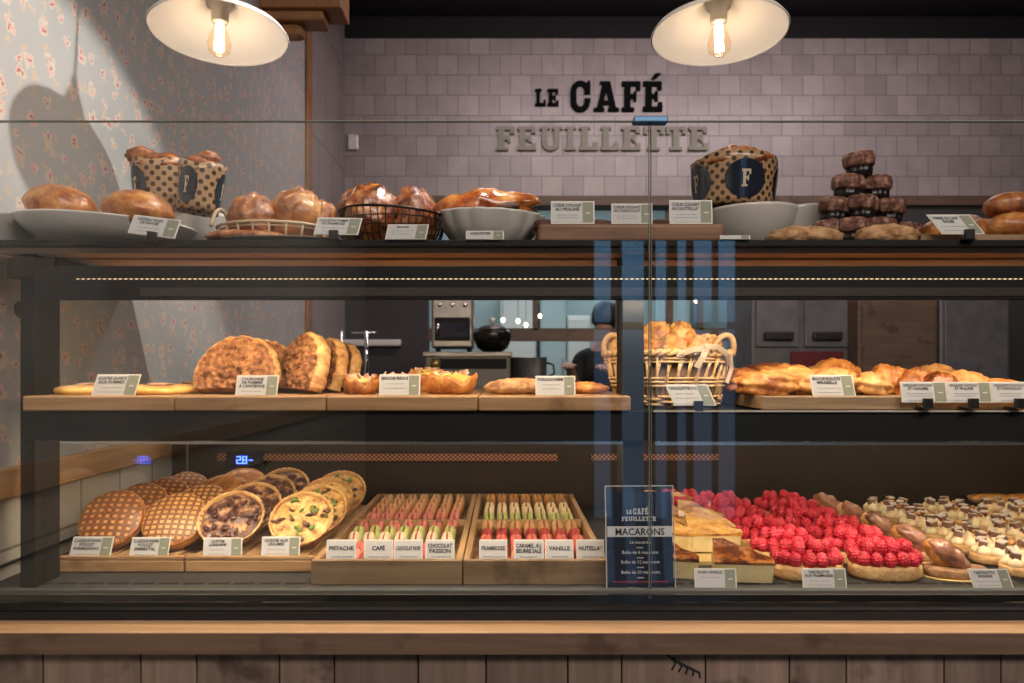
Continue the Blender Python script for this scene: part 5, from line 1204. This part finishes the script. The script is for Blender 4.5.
# dark wire basket with two glazed buns
Yw = 1.50
t = thing('wire_basket', 'dark oval wire basket holding two glazed brioche buns', 'basket', (X(393, Yw), Yw, ZT))
wa, wb, hw = S(53, Yw), .095, Z(207, 1.42) - ZT; zr = lambda a: hw + .006 * cos(a + pi) 
ring_ = lambda k, z: [(wa * k * cos(2 * pi * i / 60), wb * k * sin(2 * pi * i / 60), z if not callable(z) else z(2 * pi * i / 60)) for i in range(60)]
MB().tube(ring_(1, zr), .0026, 8, True).build('rim', 'wire', t)
mb = MB()
for i in range(44): a = 2 * pi * i / 44; mb.tube([(wa * .72 * cos(a), wb * .72 * sin(a), .002), (wa * .92 * cos(a), wb * .92 * sin(a), hw * .45), (wa * cos(a), wb * sin(a), zr(a))], .0013, 5)
for k, z in ((.80, hw * .2), (.88, hw * .38), (.94, hw * .58), (.98, hw * .8)): mb.tube(ring_(k, z), .0011, 5, True)
mb.build('wires', 'wire', t)
MB().lathe([(.7, 0), (.74, .003), (.7, .005)], 40, SC(wa, wb, 1)).build('base', 'wire', t)
def glazed_bun(lab, px, yy, zc, rx, ry, rz, seed, mat='dkbrown', grp='glazed buns'):
    t = thing('glazed_bun', lab, 'brioche bun', (X(px, yy), yy, zc), grp)
    MB().blob((rx, ry, rz), 60, 30, lambda q: 1 + .07 * sin(3 * math.atan2(q.y, q.x) + q.z * 5 + seed) * (1 - abs(q.z)) + .10 * fbm(q, 2.6, seed), T((0, 0, rz * .9)), base=0).build('bun', mat, t)
glazed_bun('larger glazed bun in the left of the wire basket', 371, 1.50, ZT + .006, .066, .062, .069, 1)
glazed_bun('smaller glazed bun in the right of the wire basket', 413, 1.50, ZT + .006, .050, .05, .066, 4, 'dkbrown')
card(385, 426, 227, 242, 1.325, ['BRIOCHE'], 'low white card before the dark wire basket', skew=.2, small=2, lean=4, zfix=ZT + .0)
# ornate dish with long glazed loaf
t = plate('ornate scalloped dish carrying a long glazed loaf', 489, 1.50, S(53, 1.5), Z(209, 1.43), 'grey_ceramic', ry=.085, roll=2, foot=.5, scallop=.05, name='scalloped_dish'); t['category'] = 'dish'
def loaf_d(q): return 1 + .10 * sin(q.x * 7 + 1) * max(0, q.z) + .09 * fbm((q.x * 2.2, q.y, q.z), 1.5, 4) + (.20 * max(0, q.x) ** 2 if q.z > 0 else 0)
t = thing('glazed_loaf', 'long shiny orange-brown glazed loaf on the scalloped dish', 'glazed loaf', (X(483, 1.5), 1.49, Z(211, 1.44) - .010), None, (0, R(-3), 0))
MB().blob((S(48, 1.5), .045, .040), 80, 30, loaf_d, T((0, 0, .022)), base=0).build('crust', baked('amber_glaze', (.20, .035, .008), (.45, .13, .03), (.68, .32, .10), 20, .15, .25, 50, 1.0), t)
MB().blob((.026, .02, .010), 24, 14, lumpy(.2, 2, 3), T((S(24, 1.5), -.030, .018))).build('dark_filling', 'fond', t)
card(466, 504, 233.5, 242, 1.325, ['CAKE ENTIER'], 'low cut-off white card before the scalloped dish', small=0, lean=3, zfix=ZT, tsize=S(3.4, 1.325))
# three cards and fondants on the brown board
zbd = Z(223, 1.36)
for k, (a, b, c, ti) in enumerate(((551, 594.5, 200, ['COEUR COULANT', 'AU PRALINÉ']), (611.5, 652.5, 202.5, ['COEUR COULANT', 'AU CHOCOLAT']), (669.5, 712.5, 199, ['COEUR COULANT', 'AU NUTELLA*']))):
    card(a, b, c, 223, 1.368, ti, ['white card reading COEUR COULANT AU PRALINÉ on the brown board', 'white card reading COEUR COULANT AU CHOCOLAT behind the glass joint', 'white card, rightmost of three on the brown top shelf board'][k], lean=4, small=3, zfix=zbd)
for k, px in enumerate((600, 659, 545)):
    t = thing('fondant_cake', ['dark fondant cake between the first two cards on the board', 'dark fondant cake between the last two cards on the board', 'dark fondant cake at the left end of the board'][k], 'fondant cake', (X(px, 1.44), 1.44, zbd), 'small dark fondant cakes')
    MB().lathe([(.020, 0), (.023, .012), (.021, .017), (.012, .020), (.001, .0205)], 28, rf=lambda a, j: 1 + .02 * sin(a * 9)).build('cake', 'fond', t)
# big wrapped cake on a bowl
Yc = 1.62; bw = plate('deep white bowl under the big polka dot wrapped cake', 750, Yc, S(47, Yc), Z(204, Yc - .08), 'grey_ceramic', ry=.105, foot=.38, name='bowl', roll=-1)
wrapped_cake('big polka dot wrapped cake with dark oval badge standing on the bowl', 733, Yc, Z(206, Yc) - .010, S(38, Yc), S(42.5, Yc), .102, (-90, -165, -15), 5, (0, R(1), 0), (.0, -.02))
t = plate('tilted pale plate edge between the bowl and the flat cookies', 792, 1.66, S(36, 1.66), Z(213, 1.66), 'grey_ceramic', ry=.10, foot=.4, roll=-6)
card(720, 750, 235.5, 239.5, 1.325, [], 'low sliver of a white card before the bowl', small=0, lean=2, zfix=ZT)
# cookies, dark plate and the chocolate cake pyramid
t = thing('dark_platter', 'low dark platter under the chocolate cakes', 'platter', (X(850, 1.52), 1.52, ZT))
MB().lathe([(.8, 0), (.85, .003), (1.0, .010), (.98, .012), (.8, .007), (.001, .007)], 60, SC(S(58, 1.52), .12, 1), cap1=False).build('dish', 'dark_plate', t)
cookie('big flat cookie left of the chocolate cake pyramid', 804, 1.385, ZT + .0005, S(37, 1.385), .04, .021, 5)
cookie('big flat cookie before the chocolate cake pyramid', 887, 1.375, ZT + .0005, S(32, 1.375), .035, .022, 6)
def choc_cake(px, yy, z, lab, s_=1.0, rz=0):
    t = thing('fluted_chocolate_cake', lab, 'chocolate cake', (X(px, yy), yy, z), 'fluted chocolate cakes in a pyramid', (R(random.uniform(-5, 5)), R(random.uniform(-6, 6)), rz)); t.scale = (s_,) * 3
    fl = lambda a, j: 1 + .05 * sin(a * 10)
    MB().lathe([(.021, 0), (.0235, .022)], 60, rf=fl).build('baking_cup', 'bcup', t)
    MB().lathe([(.0232, .020), (.0275, .024), (.0285, .038), (.026, .046), (.018, .049), (.001, .050)], 60, rf=lambda a, j: (1 + .07 * sin(a * 8)) * (1 + .05 * fbm((cos(a), sin(a), j), 3, px))).build('crumb_top', 'choc', t)
h1 = .0535; zb1 = ZT + .008
PY_ = [(830, 1.46, 0, 'front left of the bottom layer'), (852, 1.44, 0, 'front centre of the bottom layer'), (878, 1.44, 0, 'front right of the bottom layer'), (903, 1.49, 0, 'at the right end of the bottom layer'), (838, 1.53, 0, 'rear left of the bottom layer'), (866, 1.53, 0, 'rear centre of the bottom layer'), (892, 1.54, 0, 'rear right of the bottom layer'),
       (833, 1.48, 1, 'left of the second layer'), (861, 1.46, 1, 'centre of the second layer'), (888, 1.49, 1, 'right of the second layer'), (848, 1.53, 1, 'rear of the second layer'),
       (846, 1.49, 2, 'left of the third layer'), (876, 1.50, 2, 'right of the third layer'), (860, 1.50, 3, 'topmost of the pyramid')]
for k, (px, yy, l, lab) in enumerate(PY_): choc_cake(px, yy, zb1 + l * h1 * .88, 'fluted chocolate cake, ' + lab, 1.03, k)
# milk rolls at the right end
zr_ = Z(234.5, 1.35)
def milk_roll(lab, px, yy, z, rx, ry, rz, seed, yaw=0, mat='golden', name='milk_roll'):
    t = thing(name, lab, 'bread roll', (X(px, yy), yy, zr_ + z), 'rolls at the right end of the top shelf', (0, 0, R(yaw)))
    MB().blob((rx, ry, rz), 44, 22, lambda q: 1 + .05 * fbm(q, 2, seed), T((0, 0, rz * .9)), base=0).build('roll', mat, t)
milk_roll('front milk roll at the right edge of the top shelf', 1014, 1.41, 0, .050, .036, .027, 1, 0)
milk_roll('milk roll lying on top of the front one', 1012, 1.43, .042, .052, .036, .027, 2, 4, 'brown')
milk_roll('small round roll between the card and the front milk roll', 984, 1.44, 0, .030, .032, .024, 3)
milk_roll('small round roll left of the tilted card', 936, 1.43, 0, .026, .032, .021, 4)
milk_roll('sugared roll behind the tilted card', 968, 1.50, 0, .032, .032, .034, 5, 0, 'icing')
milk_roll('tiny roll end beside the flat cookie', 922, 1.50, .0, .018, .03, .017, 6, 0, 'orange')
card(942, 985, 214, 234, 1.325, ['PAINS AU LAIT', 'SUCRÉ'], 'strongly slanted white card clipped before the milk rolls', skew=-.75, clip=(968, 10), lean=6, zfix=ZT + .009)
card(127.5, 175, 219, 239, 1.325, ['GÂTEAU NOIX', 'DE SAVOIE'], 'white card clipped before the white plate at far left', roll=7, skew=.12, clip=(153, 9), zfix=ZT + .006)
card(313.5, 358, 217, 235, 1.325, ['CHAUSSON POMME', 'OU FRAMBOISE'], 'white card clipped between rattan tray and wire basket', roll=1, skew=.2, clip=(334, 9), zfix=ZT + .008)

# ------------------------------------------------------------------ light
def area(loc, rot, sx_, sy_, power, col, spread=None):
    l = bpy.data.lights.new('light', 'AREA'); l.shape = 'RECTANGLE'; l.size = sx_; l.size_y = sy_; l.energy = power; l.color = col
    if spread: l.spread = spread
    o = bpy.data.objects.new('light', l); C.objects.link(o); o.location = loc; o.rotation_euler = rot; return o
WARM = (1, .74, .47)
area((.46, 1.332, Z(299, 1.32)), (R(38), 0, 0), 2.48, .010, 6.2, WARM)          # led strip over the middle shelf
area((.46, 1.392, 1.150), (R(22), 0, 0), 2.48, .010, 9, (1, .78, .54))         # led strip in the chilled well
area((.42, 1.95, 1.150), (R(-5), 0, 0), 2.6, .012, 1.5, (1, .78, .54))
for px in (219.5, 719):
    l = bpy.data.lights.new('bulb_light', 'POINT'); l.energy = .5; l.color = (1, .90, .80); l.shadow_soft_size = .02
    o = bpy.data.objects.new('bulb_light', l); C.objects.link(o); o.location = (X(px, 1.6), 1.6, Z(35, 1.6) - .055)
def spot(loc, tgt, power, col, angle, blend=.3, size=.02):
    l = bpy.data.lights.new('spot_light', 'SPOT'); l.energy = power; l.color = col; l.spot_size = R(angle); l.spot_blend = blend; l.shadow_soft_size = size
    o = bpy.data.objects.new('spot_light', l); C.objects.link(o); o.location = loc; o.rotation_euler = (Vector(tgt) - Vector(loc)).to_track_quat('-Z', 'Y').to_euler()
spot((.10, 1.46, 2.44), (-.90, 1.62, 1.10), 52, (1, .93, .85), 68, .2, .015)
area((.9, -.9, 3.05), (R(25), 0, 0), 3.0, .8, 100, (1, .84, .74))
area((1.1, 3.2, 3.05), (R(25), 0, 0), 2.6, .3, 30, (1, .82, .84))
area((.6, 6.3, 3.05), (0, 0, 0), 3.0, 2.0, 55, (.78, .93, 1.0))
p = area((1.06, YF + .01, 1.13), (R(90), 0, 0), 1.12, 1.98, 1, (1, 1, 1)); p.data.cycles.is_portal = True
for o in C.objects:
    if o.get('label') and not 4 <= len(o['label'].split()) <= 16: print('LABEL', o['label'])
